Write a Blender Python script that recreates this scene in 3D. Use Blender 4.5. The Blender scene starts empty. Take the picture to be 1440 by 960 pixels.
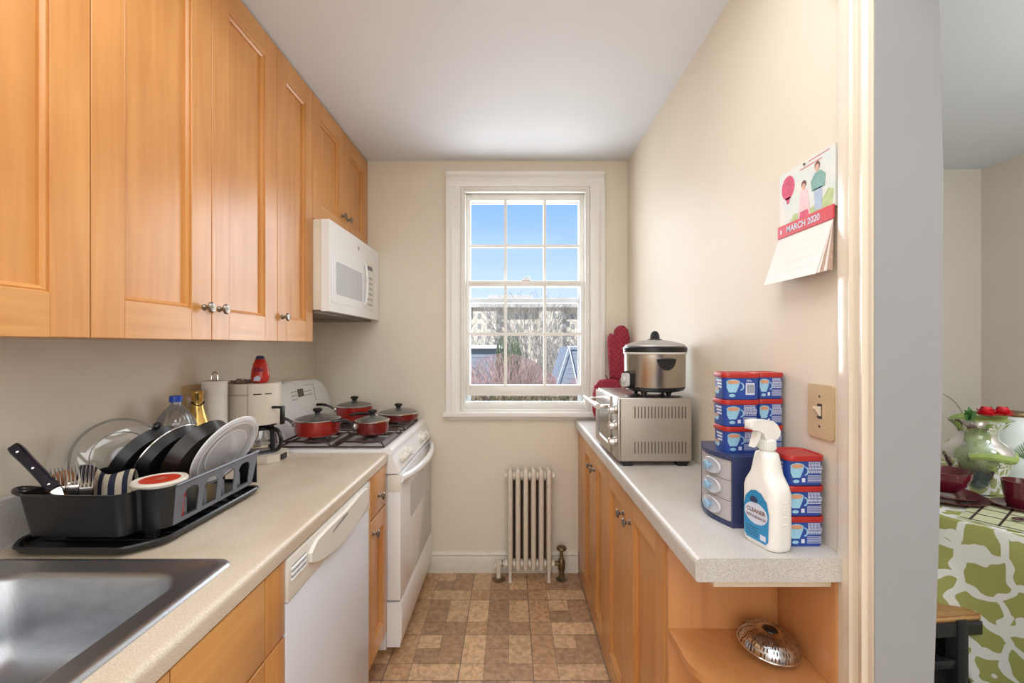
import bpy, bmesh, math, random
from mathutils import Vector, Matrix, Quaternion
random.seed(7)
C = bpy.context.scene.collection
PI = math.pi
V = Vector

# ------------------------------------------------------------------ materials
def srgb(r, g, b):
    f = lambda c: (c/255/12.92) if c/255 <= .04045 else ((c/255+.055)/1.055)**2.4
    return (f(r), f(g), f(b), 1)

def newmat(name):
    m = bpy.data.materials.new(name); m.use_nodes = True
    nt = m.node_tree
    return m, nt, nt.nodes['Principled BSDF']

def mul(c, k): return (min(1, c[0]*k), min(1, c[1]*k), min(1, c[2]*k), 1)

def M(name, col, rough=.5, metal=0, var=.06, scale=14, bump=0, bscale=60, coat=0, stretch=(1,1,1), spec=None, trans=0, alpha=1, ior=None, col2=None, sss=0):
    m, nt, p = newmat(name)
    N, L = nt.nodes, nt.links
    tc = N.new('ShaderNodeTexCoord'); mp = N.new('ShaderNodeMapping')
    mp.inputs['Scale'].default_value = stretch
    L.new(tc.outputs['Object'], mp.inputs['Vector'])
    n = N.new('ShaderNodeTexNoise'); n.inputs['Scale'].default_value = scale; n.inputs['Detail'].default_value = 4
    L.new(mp.outputs[0], n.inputs['Vector'])
    r = N.new('ShaderNodeValToRGB')
    r.color_ramp.elements[0].position = .3; r.color_ramp.elements[1].position = .7
    r.color_ramp.elements[0].color = mul(col, 1-var) if col2 is None else col2
    r.color_ramp.elements[1].color = mul(col, 1+var) if col2 is None else col
    L.new(n.outputs['Fac'], r.inputs['Fac']); L.new(r.outputs['Color'], p.inputs['Base Color'])
    p.inputs['Roughness'].default_value = rough; p.inputs['Metallic'].default_value = metal
    if coat: p.inputs['Coat Weight'].default_value = coat; p.inputs['Coat Roughness'].default_value = .15
    if spec is not None: p.inputs['Specular IOR Level'].default_value = spec
    if trans: p.inputs['Transmission Weight'].default_value = trans
    if ior: p.inputs['IOR'].default_value = ior
    if alpha < 1: p.inputs['Alpha'].default_value = alpha
    if sss: p.inputs['Subsurface Weight'].default_value = sss; p.inputs['Subsurface Scale'].default_value = .01
    if bump:
        b = N.new('ShaderNodeBump'); b.inputs['Strength'].default_value = bump; b.inputs['Distance'].default_value = .004
        n2 = N.new('ShaderNodeTexNoise'); n2.inputs['Scale'].default_value = bscale; n2.inputs['Detail'].default_value = 5
        L.new(mp.outputs[0], n2.inputs['Vector']); L.new(n2.outputs['Fac'], b.inputs['Height']); L.new(b.outputs[0], p.inputs['Normal'])
    return m

def wood(name, c1, c2, horiz=False, rough=.32, coat=.25):
    m, nt, p = newmat(name); N, L = nt.nodes, nt.links
    tc = N.new('ShaderNodeTexCoord'); mp = N.new('ShaderNodeMapping')
    mp.inputs['Scale'].default_value = (18, 1.3, 18) if horiz else (18, 18, 1.1)
    L.new(tc.outputs['Object'], mp.inputs['Vector'])
    n = N.new('ShaderNodeTexNoise'); n.inputs['Scale'].default_value = 2.2; n.inputs['Detail'].default_value = 7; n.inputs['Distortion'].default_value = .6
    L.new(mp.outputs[0], n.inputs['Vector'])
    n3 = N.new('ShaderNodeTexNoise'); n3.inputs['Scale'].default_value = 3.0; n3.inputs['Detail'].default_value = 2
    L.new(tc.outputs['Object'], n3.inputs['Vector'])
    mx = N.new('ShaderNodeMath'); mx.operation = 'MULTIPLY_ADD'; mx.inputs[1].default_value = .5
    L.new(n3.outputs['Fac'], mx.inputs[0])
    m2 = N.new('ShaderNodeMath'); m2.operation = 'MULTIPLY'; m2.inputs[1].default_value = .5
    L.new(n.outputs['Fac'], m2.inputs[0]); L.new(m2.outputs[0], mx.inputs[2])
    r = N.new('ShaderNodeValToRGB'); r.color_ramp.elements[0].position = .32; r.color_ramp.elements[1].position = .66
    r.color_ramp.elements[0].color = c1; r.color_ramp.elements[1].color = c2
    L.new(mx.outputs[0], r.inputs['Fac']); L.new(r.outputs[0], p.inputs['Base Color'])
    p.inputs['Roughness'].default_value = rough; p.inputs['Coat Weight'].default_value = coat; p.inputs['Coat Roughness'].default_value = .3
    b = N.new('ShaderNodeBump'); b.inputs['Strength'].default_value = .06; b.inputs['Distance'].default_value = .002
    L.new(n.outputs['Fac'], b.inputs['Height']); L.new(b.outputs[0], p.inputs['Normal'])
    return m

def speckle(name, base, dots, scale=480, rough=.35):
    m, nt, p = newmat(name); N, L = nt.nodes, nt.links
    tc = N.new('ShaderNodeTexCoord')
    n = N.new('ShaderNodeTexNoise'); n.inputs['Scale'].default_value = scale; n.inputs['Detail'].default_value = 3
    L.new(tc.outputs['Object'], n.inputs['Vector'])
    n2 = N.new('ShaderNodeTexNoise'); n2.inputs['Scale'].default_value = 5; n2.inputs['Detail'].default_value = 5
    L.new(tc.outputs['Object'], n2.inputs['Vector'])
    r = N.new('ShaderNodeValToRGB'); r.color_ramp.elements[0].position = .36; r.color_ramp.elements[1].position = .56
    r.color_ramp.elements[0].color = dots; r.color_ramp.elements[1].color = base
    L.new(n.outputs['Fac'], r.inputs['Fac'])
    mx = N.new('ShaderNodeMix'); mx.data_type = 'RGBA'; mx.blend_type = 'MULTIPLY'; mx.inputs[0].default_value = .35
    r2 = N.new('ShaderNodeValToRGB'); r2.color_ramp.elements[0].position = .35; r2.color_ramp.elements[0].color = (.72,.62,.5,1); r2.color_ramp.elements[1].position = .6; r2.color_ramp.elements[1].color = (1,1,1,1)
    L.new(n2.outputs['Fac'], r2.inputs['Fac']); L.new(r.outputs[0], mx.inputs[6]); L.new(r2.outputs[0], mx.inputs[7])
    L.new(mx.outputs[2], p.inputs['Base Color']); p.inputs['Roughness'].default_value = rough
    return m

def clearmat(name, tint=(1,1,1,1), gloss=.12, rough=.02, milk=0, milkcol=(.9,.9,.9,1)):
    """thin clear sheet: see-through with a fresnel reflection, optionally milky"""
    m = bpy.data.materials.new(name); m.use_nodes = True; nt = m.node_tree; N, L = nt.nodes, nt.links
    N.remove(N['Principled BSDF']); out = N['Material Output']
    t = N.new('ShaderNodeBsdfTransparent'); t.inputs[0].default_value = tint
    g = N.new('ShaderNodeBsdfGlossy'); g.inputs['Roughness'].default_value = rough
    lw = N.new('ShaderNodeLayerWeight'); lw.inputs['Blend'].default_value = .35
    tc = N.new('ShaderNodeTexCoord'); n = N.new('ShaderNodeTexNoise'); n.inputs['Scale'].default_value = 8
    L.new(tc.outputs['Object'], n.inputs['Vector'])
    b = N.new('ShaderNodeBump'); b.inputs['Strength'].default_value = .08; b.inputs['Distance'].default_value = .01
    L.new(n.outputs['Fac'], b.inputs['Height']); L.new(b.outputs[0], g.inputs['Normal'])
    ma = N.new('ShaderNodeMath'); ma.operation = 'MULTIPLY_ADD'; ma.inputs[1].default_value = gloss*3; ma.inputs[2].default_value = gloss*.35
    ma.use_clamp = True
    L.new(lw.outputs['Fresnel'], ma.inputs[0])
    mix = N.new('ShaderNodeMixShader'); L.new(ma.outputs[0], mix.inputs[0]); L.new(t.outputs[0], mix.inputs[1]); L.new(g.outputs[0], mix.inputs[2])
    last = mix
    if milk:
        d = N.new('ShaderNodeBsdfDiffuse'); d.inputs[0].default_value = milkcol
        m2 = N.new('ShaderNodeMixShader'); m2.inputs[0].default_value = milk
        L.new(mix.outputs[0], m2.inputs[1]); L.new(d.outputs[0], m2.inputs[2]); last = m2
    L.new(last.outputs[0], out.inputs[0])
    return m

MAPLE = wood('maple', srgb(192,126,62), srgb(216,154,86))
MAPLEH = wood('maple_rail', srgb(195,131,66), srgb(219,160,94), horiz=True)
MAPLE2 = wood('maple_base', srgb(192,128,68), srgb(214,156,92))
MAPLE2H = wood('maple_base_rail', srgb(198,136,74), srgb(224,168,102), horiz=True)
CARC = wood('maple_veneer', srgb(190,128,76), srgb(208,148,92), rough=.4)
WALL = M('beige_wall_paint', srgb(230,220,202), .52, var=.02, scale=3, bump=.12, bscale=30)
WALLD = M('dining_wall_paint', srgb(216,208,196), .6, var=.02, scale=3)
CEIL = M('ceiling_paint', srgb(226,230,236), .8, var=.01, scale=2)
TRIM = M('white_gloss_trim', srgb(238,236,230), .28, var=.02, scale=6, bump=.08, bscale=25, coat=.3)
TRIMC = M('cream_gloss_trim', srgb(236,226,208), .22, var=.03, scale=8, bump=.15, bscale=18, coat=.4)
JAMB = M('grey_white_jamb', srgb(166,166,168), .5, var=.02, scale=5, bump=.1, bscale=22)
WORN = M('worn_baseboard_paint', srgb(226,218,204), .4, var=.05, scale=30, bump=.2, bscale=40)
LAM = speckle('laminate_counter', srgb(218,204,184), srgb(194,178,158))
LAMG = speckle('grey_speckled_laminate', srgb(216,212,206), srgb(184,180,178))
STEEL = M('brushed_steel', srgb(188,184,180), .28, 1, var=.08, scale=30, stretch=(1,20,1), bump=.04, bscale=80)
STEELV = M('brushed_steel_pot', srgb(196,188,178), .26, 1, var=.06, scale=30, stretch=(1,1,20), bump=.03, bscale=80)
CHROME = M('chrome', srgb(222,218,214), .18, 1, var=.03)
NICKEL = M('brushed_nickel', srgb(138,130,120), .35, 1, var=.05)
BRASS = M('aged_brass', srgb(120,100,70), .45, .7, var=.2, scale=60, bump=.2)
WHITE = M('white_enamel', srgb(240,240,240), .18, var=.015, scale=4, coat=.3)
WHITE2 = M('offwhite_plastic', srgb(232,228,218), .35, var=.02, scale=6)
DWDOOR = M('dishwasher_white', srgb(228,232,240), .3, var=.01, scale=3)
ALMOND = M('almond_plastic', srgb(226,212,190), .35, var=.03, scale=10)
BISC = M('coffee_maker_ivory', srgb(226,216,200), .35, var=.03, scale=10)
TAN = M('tan_switch_plate', srgb(208,184,146), .35, var=.03, scale=10)
BLACKP = M('black_plastic', srgb(24,24,27), .3, var=.1, scale=20)
BLACKG = M('grey_black_plastic', srgb(92,96,106), .3, var=.1, scale=20)
BLACKM = M('black_satin', srgb(18,18,19), .35, var=.1, scale=20)
PAN = M('dark_nonstick', srgb(34,26,23), .28, .2, var=.12, scale=20)
DARK = M('dark_gap', srgb(22,19,17), .8, var=.1)
IRON = M('brown_black_iron', srgb(66,48,40), .42, .4, var=.2, scale=50, bump=.2)
RED = M('red_enamel', srgb(160,34,24), .2, .1, var=.08, scale=12, coat=.5)
DRED = M('dark_red_enamel', srgb(112,24,24), .2, .1, var=.12, scale=12, coat=.5)
REDP = M('red_plastic_lid', srgb(176,42,38), .35, var=.05)
REDL = M('orange_red_print', srgb(206,58,30), .4, var=.05)
BLUE = M('blue_carton', srgb(38,72,156), .35, var=.06)
LBLUE = M('pale_cyan_print', srgb(150,200,226), .4, var=.08, scale=60)
COFFEE = M('coffee_print', srgb(204,150,116), .4, var=.08, scale=60)
PRINTW = M('white_print', srgb(214,220,240), .4, var=.05)
NAVY = M('navy_plastic', srgb(52,62,102), .3, var=.05)
KNOBB = M('pale_blue_knob', srgb(140,178,206), .25, var=.05)
CLOUDY = clearmat('cloudy_clear_plastic', gloss=.15, rough=.15, milk=.6, milkcol=srgb(212,208,212))
OVALP = clearmat('clear_oval_plastic', gloss=.35, rough=.12, milk=.6, milkcol=srgb(235,238,245))
GLASS = clearmat('window_glass', gloss=.02)
GLASSL = clearmat('glass_lid', tint=(.93,.95,.95,1), gloss=.3, rough=.04, milk=.06)
GLASSR = clearmat('glass_rim', tint=(.6,.62,.62,1), gloss=.4, rough=.06, milk=.12)
PET = clearmat('clear_bottle_plastic', tint=(.9,.92,.95,1), gloss=.28, rough=.05, milk=.1)
MILKPL = clearmat('translucent_white_plastic', tint=(.95,.95,.97,1), gloss=.15, rough=.2, milk=.62, milkcol=srgb(226,228,234))
BLUECAP = M('blue_cap', srgb(36,80,196), .35, var=.04)
GOLD = M('gold_foil', srgb(222,186,112), .25, 1, var=.15, scale=40, bump=.3, bscale=70)
PAPER = M('paper_towel', srgb(236,234,230), .85, var=.02, scale=60, bump=.4, bscale=240)
FOIL = M('crumpled_film', srgb(170,165,160), .25, .8, var=.3, scale=50, bump=.6, bscale=60)
SPRAYW = M('white_bottle_plastic', srgb(240,240,236), .35, var=.01, sss=.1)
SPBLUE = M('blue_label_print', srgb(40,140,196), .35, var=.05, scale=10)
BROWNTX = M('brown_print', srgb(120,70,50), .5, var=.05)
RAD = M('radiator_cream_paint', srgb(222,212,196), .38, var=.06, scale=40, bump=.2, bscale=50)
MITT = M('dark_red_quilting', srgb(158,34,58), .7, var=.12, scale=40, bump=.3, bscale=120)
WOODSP = M('wooden_spoon', srgb(170,110,62), .5, var=.12, scale=30)
MAROON = M('maroon_glaze', srgb(98,22,38), .15, var=.08, coat=.5)
GREENCL = M('green_cloth', srgb(150,172,96), .8, var=.15, scale=30, bump=.5, bscale=40)
TEALST = M('teal_glass_stones', srgb(24,84,80), .15, var=.5, scale=70, bump=.4, bscale=80)
PETAL = M('red_petals', srgb(196,20,34), .5, var=.25, scale=60)
LEAF = M('leaf_green', srgb(70,120,60), .5, var=.25, scale=40)
BLKWOOD = M('black_painted_wood', srgb(30,32,38), .35, var=.1, coat=.2)
NAVYCL = M('navy_stripe', srgb(36,42,66), .7, var=.06)
CREAMCL = M('cream_stripe', srgb(206,194,172), .7, var=.06)
PINK = M('pink_watercolour', srgb(216,92,124), .6, var=.18, scale=60)
CALBG = M('pale_watercolour', srgb(214,228,226), .5, var=.06, scale=25, col2=srgb(236,232,226))
CALRED = M('calendar_red_band', srgb(214,76,88), .45, var=.04)
CALPG = M('calendar_page', srgb(240,232,228), .5, var=.02)
CALPG2 = M('calendar_page_edges', srgb(196,168,150), .6, var=.2, scale=200)
SKIN = M('skin_tint_print', srgb(222,180,160), .6, var=.05)
HAIR = M('brown_hair_print', srgb(120,80,70), .6, var=.1)
DRESS = M('pale_pink_print', srgb(238,206,212), .6, var=.1, scale=60)
TEAL = M('teal_print', srgb(134,178,170), .6, var=.12, scale=60)
JEAN = M('pale_blue_print', srgb(182,200,222), .6, var=.1, scale=60)
CALGRN = M('pale_green_print', srgb(188,206,150), .6, var=.15, scale=60)
PINKTX = M('pink_print', srgb(214,120,130), .6, var=.05)
OVGLASS = M('dark_oven_glass', srgb(120,118,114), .1, .3, var=.05)
OVWIN = M('pale_oven_window', srgb(196,198,202), .15, var=.02)
OVSIDE = M('warm_grey_metal', srgb(172,162,150), .42, .35, var=.03, scale=8)
GREYP = M('grey_plastic', srgb(150,150,150), .35, var=.04)
RUBBER = M('black_rubber', srgb(16,16,16), .6, var=.1)

# ------------------------------------------------------------------ mesh helpers
def BM(): return bmesh.new()

def box(bm, x0, x1, y0, y1, z0, z1, bev=0, mi=0, seg=2):
    t = bmesh.new()
    r = bmesh.ops.create_cube(t, size=1)
    for v in t.verts:
        v.co = V(((x0+x1)/2 + v.co.x*(x1-x0), (y0+y1)/2 + v.co.y*(y1-y0), (z0+z1)/2 + v.co.z*(z1-z0)))
    if bev: bmesh.ops.bevel(t, geom=list(t.edges), offset=bev, segments=seg, affect='EDGES', profile=.5)
    merge(bm, t, mi)

def merge(bm, t, mi=None, mat=None):
    if mat is not None: t.transform(mat)
    vs = {}
    for v in t.verts: vs[v] = bm.verts.new(v.co)
    for f in t.faces:
        try: g = bm.faces.new([vs[v] for v in f.verts])
        except ValueError: continue
        g.material_index = f.material_index if mi is None else mi
    t.free()

def loft(bm, rings, cap0=True, cap1=True, mi=0, closed=True):
    vr = [[bm.verts.new(p) for p in r] for r in rings]
    n = len(rings[0])
    for a, b in zip(vr, vr[1:]):
        for i in range(n if closed else n-1):
            j = (i+1) % n
            try: f = bm.faces.new((a[i], a[j], b[j], b[i])); f.material_index = mi
            except ValueError: pass
    if cap0:
        f = bm.faces.new(list(reversed(vr[0]))); f.material_index = mi
    if cap1:
        f = bm.faces.new(vr[-1]); f.material_index = mi
    return vr

def lathe(bm, prof, c=(0,0,0), n=32, axis=(0,0,1), cap0=False, cap1=False, mi=0, sx=1, sy=1):
    """prof: list of (r, h)"""
    q = V((0,0,1)).rotation_difference(V(axis).normalized())
    rings = []
    for r, h in prof:
        rings.append([V(c) + q @ V((max(r,1e-4)*math.cos(2*PI*i/n)*sx, max(r,1e-4)*math.sin(2*PI*i/n)*sy, h)) for i in range(n)])
    loft(bm, rings, cap0, cap1, mi)

def cyl(bm, p0, p1, r, r1=None, n=16, mi=0):
    p0, p1 = V(p0), V(p1); d = p1-p0
    lathe(bm, [(r, 0), (r if r1 is None else r1, d.length)], p0, n, d, True, True, mi)

def tube(bm, pts, r, n=8, mi=0, close=False, sq=1):
    pts = [V(p) for p in pts]
    rr = r if isinstance(r, (list, tuple)) else [r]*len(pts)
    rings = []; up = None
    for i, p in enumerate(pts):
        if close: d = pts[(i+1) % len(pts)] - pts[i-1]
        else: d = pts[min(i+1, len(pts)-1)] - pts[max(i-1, 0)]
        d.normalize()
        if up is None:
            up = V((0,0,1)) if abs(d.z) < .9 else V((1,0,0))
        s = d.cross(up).normalized(); up = s.cross(d).normalized()
        rings.append([p + s*math.cos(2*PI*k/n)*rr[i] + up*math.sin(2*PI*k/n)*rr[i]*sq for k in range(n)])
    if close: rings.append(rings[0])
    loft(bm, rings, not close, not close, mi)

def bez(p0, p1, p2, p3, n=12):
    p0, p1, p2, p3 = map(V, (p0, p1, p2, p3))
    return [p0*(1-t)**3 + p1*3*t*(1-t)**2 + p2*3*t*t*(1-t) + p3*t**3 for t in [i/n for i in range(n+1)]]

def rrect(x0, x1, y0, y1, r, n=5):
    pts = []
    for cx, cy, a0 in ((x1-r, y1-r, 0), (x0+r, y1-r, 90), (x0+r, y0+r, 180), (x1-r, y0+r, 270)):
        for k in range(n+1):
            a = math.radians(a0 + 90*k/n); pts.append((cx + r*math.cos(a), cy + r*math.sin(a)))
    return pts

def prism(bm, pts, fn, d0, d1, mi=0, bev=0):
    """outline (u,v) mapped by fn(u,v,d) at depths d0 and d1"""
    t = bmesh.new()
    loft(t, [[fn(u, v, d0) for u, v in pts], [fn(u, v, d1) for u, v in pts]])
    if bev: 
        es = [e for e in t.edges if len(e.link_faces) == 2 and e.calc_face_angle(0) > .6]
        bmesh.ops.bevel(t, geom=es, offset=bev, segments=2, affect='EDGES')
    merge(bm, t, mi)

def pillow(bm, pts, fn, th, mi=0, layers=6, edge=.25):
    cx = sum(p[0] for p in pts)/len(pts); cy = sum(p[1] for p in pts)/len(pts)
    rings = []
    for k in range(layers+1):
        a = -PI/2 + PI*k/layers
        s = 1 - edge*(1-math.cos(a)); d = math.sin(a)*th/2
        rings.append([fn(cx+(u-cx)*s, cy+(v-cy)*s, d) for u, v in pts])
    loft(bm, rings, True, True, mi)

def holed(bm, outer, holes, fn, d0, d1, mi=0):
    t = bmesh.new(); edges = []
    for lp in [outer]+holes:
        vs = [t.verts.new((u, v, 0)) for u, v in lp]
        for i in range(len(vs)): edges.append(t.edges.new((vs[i], vs[(i+1) % len(vs)])))
    bmesh.ops.triangle_fill(t, use_beauty=True, use_dissolve=False, edges=edges)
    r = bmesh.ops.extrude_face_region(t, geom=list(t.faces))
    top = {v for v in r['geom'] if isinstance(v, bmesh.types.BMVert)}
    for v in t.verts: v.co = fn(v.co.x, v.co.y, d1 if v in top else d0)
    merge(bm, t, mi)

def flat(bm, pts, fn, mi=0):
    vs = [bm.verts.new(fn(u, v)) for u, v in pts]
    f = bm.faces.new(vs); f.material_index = mi

def ell(cx, cy, rx, ry, n=20, a0=0, a1=360):
    k = n if a1-a0 >= 360 else n+1
    return [(cx+rx*math.cos(math.radians(a0+(a1-a0)*i/n)), cy+ry*math.sin(math.radians(a0+(a1-a0)*i/n))) for i in range(k)]

def rect(x0, x1, y0, y1): return [(x0,y0),(x1,y0),(x1,y1),(x0,y1)]

def textbm(bm, s, size, fn, mi=0, extr=0, bold=0):
    cu = bpy.data.curves.new('t', 'FONT'); cu.body = s; cu.size = size; cu.align_x = 'CENTER'; cu.align_y = 'CENTER'; cu.offset = bold; cu.resolution_u = 3
    o = bpy.data.objects.new('t', cu); C.objects.link(o)
    dg = bpy.context.evaluated_depsgraph_get(); me = bpy.data.meshes.new_from_object(o.evaluated_get(dg))
    t = bmesh.new(); t.from_mesh(me)
    for v in t.verts: v.co = fn(v.co.x, v.co.y)
    merge(bm, t, mi)
    bpy.data.objects.remove(o); bpy.data.curves.remove(cu); bpy.data.meshes.remove(me)

def root(o):
    while o.parent: o = o.parent
    return o

def mk(name, bm, mats, parent=None, smooth=30, world=True):
    bmesh.ops.recalc_face_normals(bm, faces=list(bm.faces))
    if parent is not None and world: bm.transform(Matrix.Translation(-root(parent).location))
    me = bpy.data.meshes.new(name); bm.to_mesh(me); bm.free()
    o = bpy.data.objects.new(name, me); C.objects.link(o)
    for m in (mats if isinstance(mats, (list, tuple)) else [mats]): me.materials.append(m)
    if smooth is not None:
        me.polygons.foreach_set('use_smooth', [True]*len(me.polygons))
        try: me.set_sharp_from_angle(angle=math.radians(smooth))
        except Exception: pass
    o.parent = parent
    return o

def rebase(o, loc):
    """give a single-mesh thing its origin at its base"""
    o.data.transform(Matrix.Translation(-V(loc))); o.location = loc

def thing(name, label, cat, loc=(0,0,0), rotz=0, group=None):
    o = bpy.data.objects.new(name, None); C.objects.link(o); o.location = loc; o.rotation_euler = (0,0,rotz)
    o.empty_display_size = .05
    o['label'] = label; o['category'] = cat
    if group: o['group'] = group
    return o

def tag(o, label, cat, group=None, kind=None):
    o['label'] = label; o['category'] = cat
    if group: o['group'] = group
    if kind: o['kind'] = kind
    return o

def struct(name, bm, m, parent=None, smooth=30):
    o = mk(name, bm, m, parent, smooth)
    if parent is None: o['kind'] = 'structure'
    return o

def copy_tree(o, parent=None):
    c = o.copy(); C.objects.link(c); c.parent = parent
    for ch in list(o.children): copy_tree(ch, c)
    return c

XL, XR, YB, ZC = -1.19, .712, 2.686, 2.5     # left wall, right wall, far wall, ceiling
ZF = .91; ZR = .93                          # left and right counter heights

# ------------------------------------------------------------------ room shell
def floor_mat():
    m, nt, p = newmat('vinyl_tiles'); N, L = nt.nodes, nt.links
    at = N.new('ShaderNodeVertexColor'); at.layer_name = 'tint'
    tc = N.new('ShaderNodeTexCoord')
    n = N.new('ShaderNodeTexNoise'); n.inputs['Scale'].default_value = 38; n.inputs['Detail'].default_value = 6; n.inputs['Distortion'].default_value = .8
    L.new(tc.outputs['Object'], n.inputs['Vector'])
    r = N.new('ShaderNodeValToRGB'); r.color_ramp.elements[0].position = .36; r.color_ramp.elements[0].color = (.62,.58,.54,1)
    r.color_ramp.elements[1].position = .62; r.color_ramp.elements[1].color = (1.0,1.0,1.0,1)
    L.new(n.outputs['Fac'], r.inputs['Fac'])
    mx = N.new('ShaderNodeMix'); mx.data_type = 'RGBA'; mx.blend_type = 'MULTIPLY'; mx.inputs[0].default_value = .85
    L.new(at.outputs['Color'], mx.inputs[6]); L.new(r.outputs[0], mx.inputs[7]); L.new(mx.outputs[2], p.inputs['Base Color'])
    p.inputs['Roughness'].default_value = .36
    b = N.new('ShaderNodeBump'); b.inputs['Strength'].default_value = .25; b.inputs['Distance'].default_value = .003
    L.new(n.outputs['Fac'], b.inputs['Height']); L.new(b.outputs[0], p.inputs['Normal'])
    return m
def build_floor():
    bm = BM(); lay = bm.loops.layers.float_color.new('tint')
    W, H = .313, .2875
    lt = srgb(220,184,144); md = srgb(204,164,124); dk = srgb(182,146,114); gr = srgb(128,110,96); gt = srgb(142,104,78)
    def q(x0, x1, y0, y1, z, c):
        x0 = max(x0, -1.19); x1 = min(x1, .80); y1 = min(y1, YB)
        if x1 <= x0 or y1 <= y0: return
        f = bm.faces.new([bm.verts.new(p) for p in ((x0,y0,z),(x1,y0,z),(x1,y1,z),(x0,y1,z))])
        for l in f.loops: l[lay] = c
    q(-1.19, .80, -2, YB, 0, gr)
    rnd = random.Random(4)
    for i in range(-5, 6):
        for j in range(-16, 3):
            x0 = -.2174+i*W; y0 = 2.388+(j-1)*H; w, h = W/3, H/3
            A = (i+j) % 2 == 0 if j > 0 else (i % 2 != 0)
            if j == 0 and i == -1: A = False
            def g(a, b, c, d, col, e=.0012):
                k = rnd.uniform(.9, 1.1); col = (col[0]*k, col[1]*k, col[2]*k, 1)
                ea = .0022 if a == 0 else e; eb = .0022 if b == 3 else e; ec = .0022 if c == 0 else e; ed = .0022 if d == 3 else e
                q(x0+a*w+ea, x0+b*w-eb, y0+c*h+ec, y0+d*h-ed, .0006, col)
            if A:
                g(0,1,1,3,md); g(1,2,2,3,lt); g(1,2,1,2,dk); g(2,3,1,3,dk); g(0,1,0,1,md); g(1,3,0,1,lt)
            else:
                g(0,1,1,3,lt if i != -1 else md); g(1,2,2,3,dk); g(1,2,1,2,dk); g(2,3,1,3,lt); g(0,1,0,1,lt if j < 0 else md); g(1,3,0,1,dk)
    return bm
fl = struct('floor', build_floor(), floor_mat())
bm = BM(); box(bm, -1.19, .80, -2, YB, -.1, -.001); struct('floor_slab', bm, DARK)
bm = BM(); box(bm, .80, 3.0, -2, 2.81, -.1, 0)
struct('floor_dining', bm, M('grey_carpet', srgb(110,110,114), .95, var=.5, scale=180, bump=.8, bscale=300))
bm = BM(); box(bm, -1.3, 3.1, -2.1, 2.9, ZC, ZC+.1); struct('ceiling', bm, CEIL)
bm = BM(); box(bm, -1.3, XL, -2.1, 2.95, 0, ZC); struct('wall_left', bm, WALL)
bm = BM(); box(bm, -1.19, 3.0, -2.1, -2.0, 0, ZC); struct('wall_rear', bm, WALL)
# far wall with the window opening
WX0, WX1, WZ0, WZ1 = -.302, .481, .985, 2.345
bm = BM(); holed(bm, rect(-1.19, .84, 0, ZC), [rect(WX0, WX1, WZ0, WZ1)], lambda u, v, d: V((u, d, v)), YB, YB+.26)
struct('wall_far', bm, WALL, smooth=None)
bm = BM(); box(bm, XR, .80, .85, YB, 0, ZC); struct('wall_right', bm, WALL)
bm = BM(); box(bm, .80, .8015, .85, 2.81, 0, ZC); struct('wall_partition_dining', bm, WALLD)
bm = BM(); box(bm, .80, 3.0, 2.81, 2.9, 0, ZC); struct('wall_dining_far', bm, WALLD)
bm = BM(); box(bm, 3.0, 3.1, -2.1, 2.9, 0, ZC); struct('wall_dining_right', bm, WALLD)
# baseboard on the far wall
bm = BM()
prism(bm, [(0,0),(.018,0),(.018,.085),(.013,.1),(.016,.11),(.010,.122),(0,.125)], lambda u, v, d: V((d, YB-u, v)), -.53, .41)
struct('baseboard_far', bm, WORN)
# casing of the doorway: moulded profile on the kitchen side of the wall
bm = BM()
prof = [(0,0),(.004,.006),(.010,.010),(.013,.018),(.013,.044),(.018,.050),(.021,.056),(.018,.062),(.013,.064),(.013,.074),(.020,.080),(.026,.088),(.028,.098),(.022,.106),(.022,.114),(.026,.118),(.026,.123),(0,.123)]
prism(bm, prof, lambda u, v, d: V((XR-u, .957-v, d)), 0, 2.14)
prism(bm, prof, lambda u, v, d: V((XR-u, d, 2.14+.123-v)), -.1, .83+.123)
struct('trim_1', bm, TRIMC)
# jamb face: slightly out of plumb plaster corner
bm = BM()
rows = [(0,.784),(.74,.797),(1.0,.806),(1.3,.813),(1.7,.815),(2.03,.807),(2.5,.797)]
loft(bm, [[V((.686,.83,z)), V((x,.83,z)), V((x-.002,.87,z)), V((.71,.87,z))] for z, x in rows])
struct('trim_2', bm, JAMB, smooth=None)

# ------------------------------------------------------------------ window
win = bpy.data.objects.new('window_1', None); C.objects.link(win); win.location = (.09, YB, WZ0); win['kind'] = 'structure'
def frame_bm(bm, x0, x1, z0, z1, y0, y1, l, r_, b, t, bev=.003):
    box(bm, x0, x0+l, y0, y1, z0, z1, bev); box(bm, x1-r_, x1, y0, y1, z0, z1, bev)
    box(bm, x0+l, x1-r_, y0, y1, z0, z0+b, bev); box(bm, x0+l, x1-r_, y0, y1, z1-t, z1, bev)
bm = BM()
cp = [(0,0),(.012,0),(.014,.006),(.016,.012),(.016,.052),(.022,.058),(.028,.066),(.028,.086),(0,.086)]
for x, s in ((WX0-.002, -1), (WX1+.002, 1)):
    prism(bm, cp, lambda u, v, d: V((x+s*v, YB-u, d)), .97, WZ1+.0)
prism(bm, cp, lambda u, v, d: V((d, YB-u, WZ1-.002+v)), WX0-.088, WX1+.088)
mk('window_casing', bm, TRIM, win)
bm = BM(); prism(bm, [(0,.012),(.05,.012),(.056,.018),(.056,.036),(.05,.042),(0,.042),(-.1,.042),(-.1,.012)], lambda u, v, d: V((d, YB-u, .935+v)), -.403, .587)
box(bm, -.385, .57, YB-.018, YB, .925, .948, .003)
mk('window_sill', bm, TRIM, win)
bm = BM()  # jamb liner and stops
frame_bm(bm, WX0, WX1, WZ0-.01, WZ1, YB-.005, YB+.24, .014, .014, .012, .02, .001)
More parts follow.
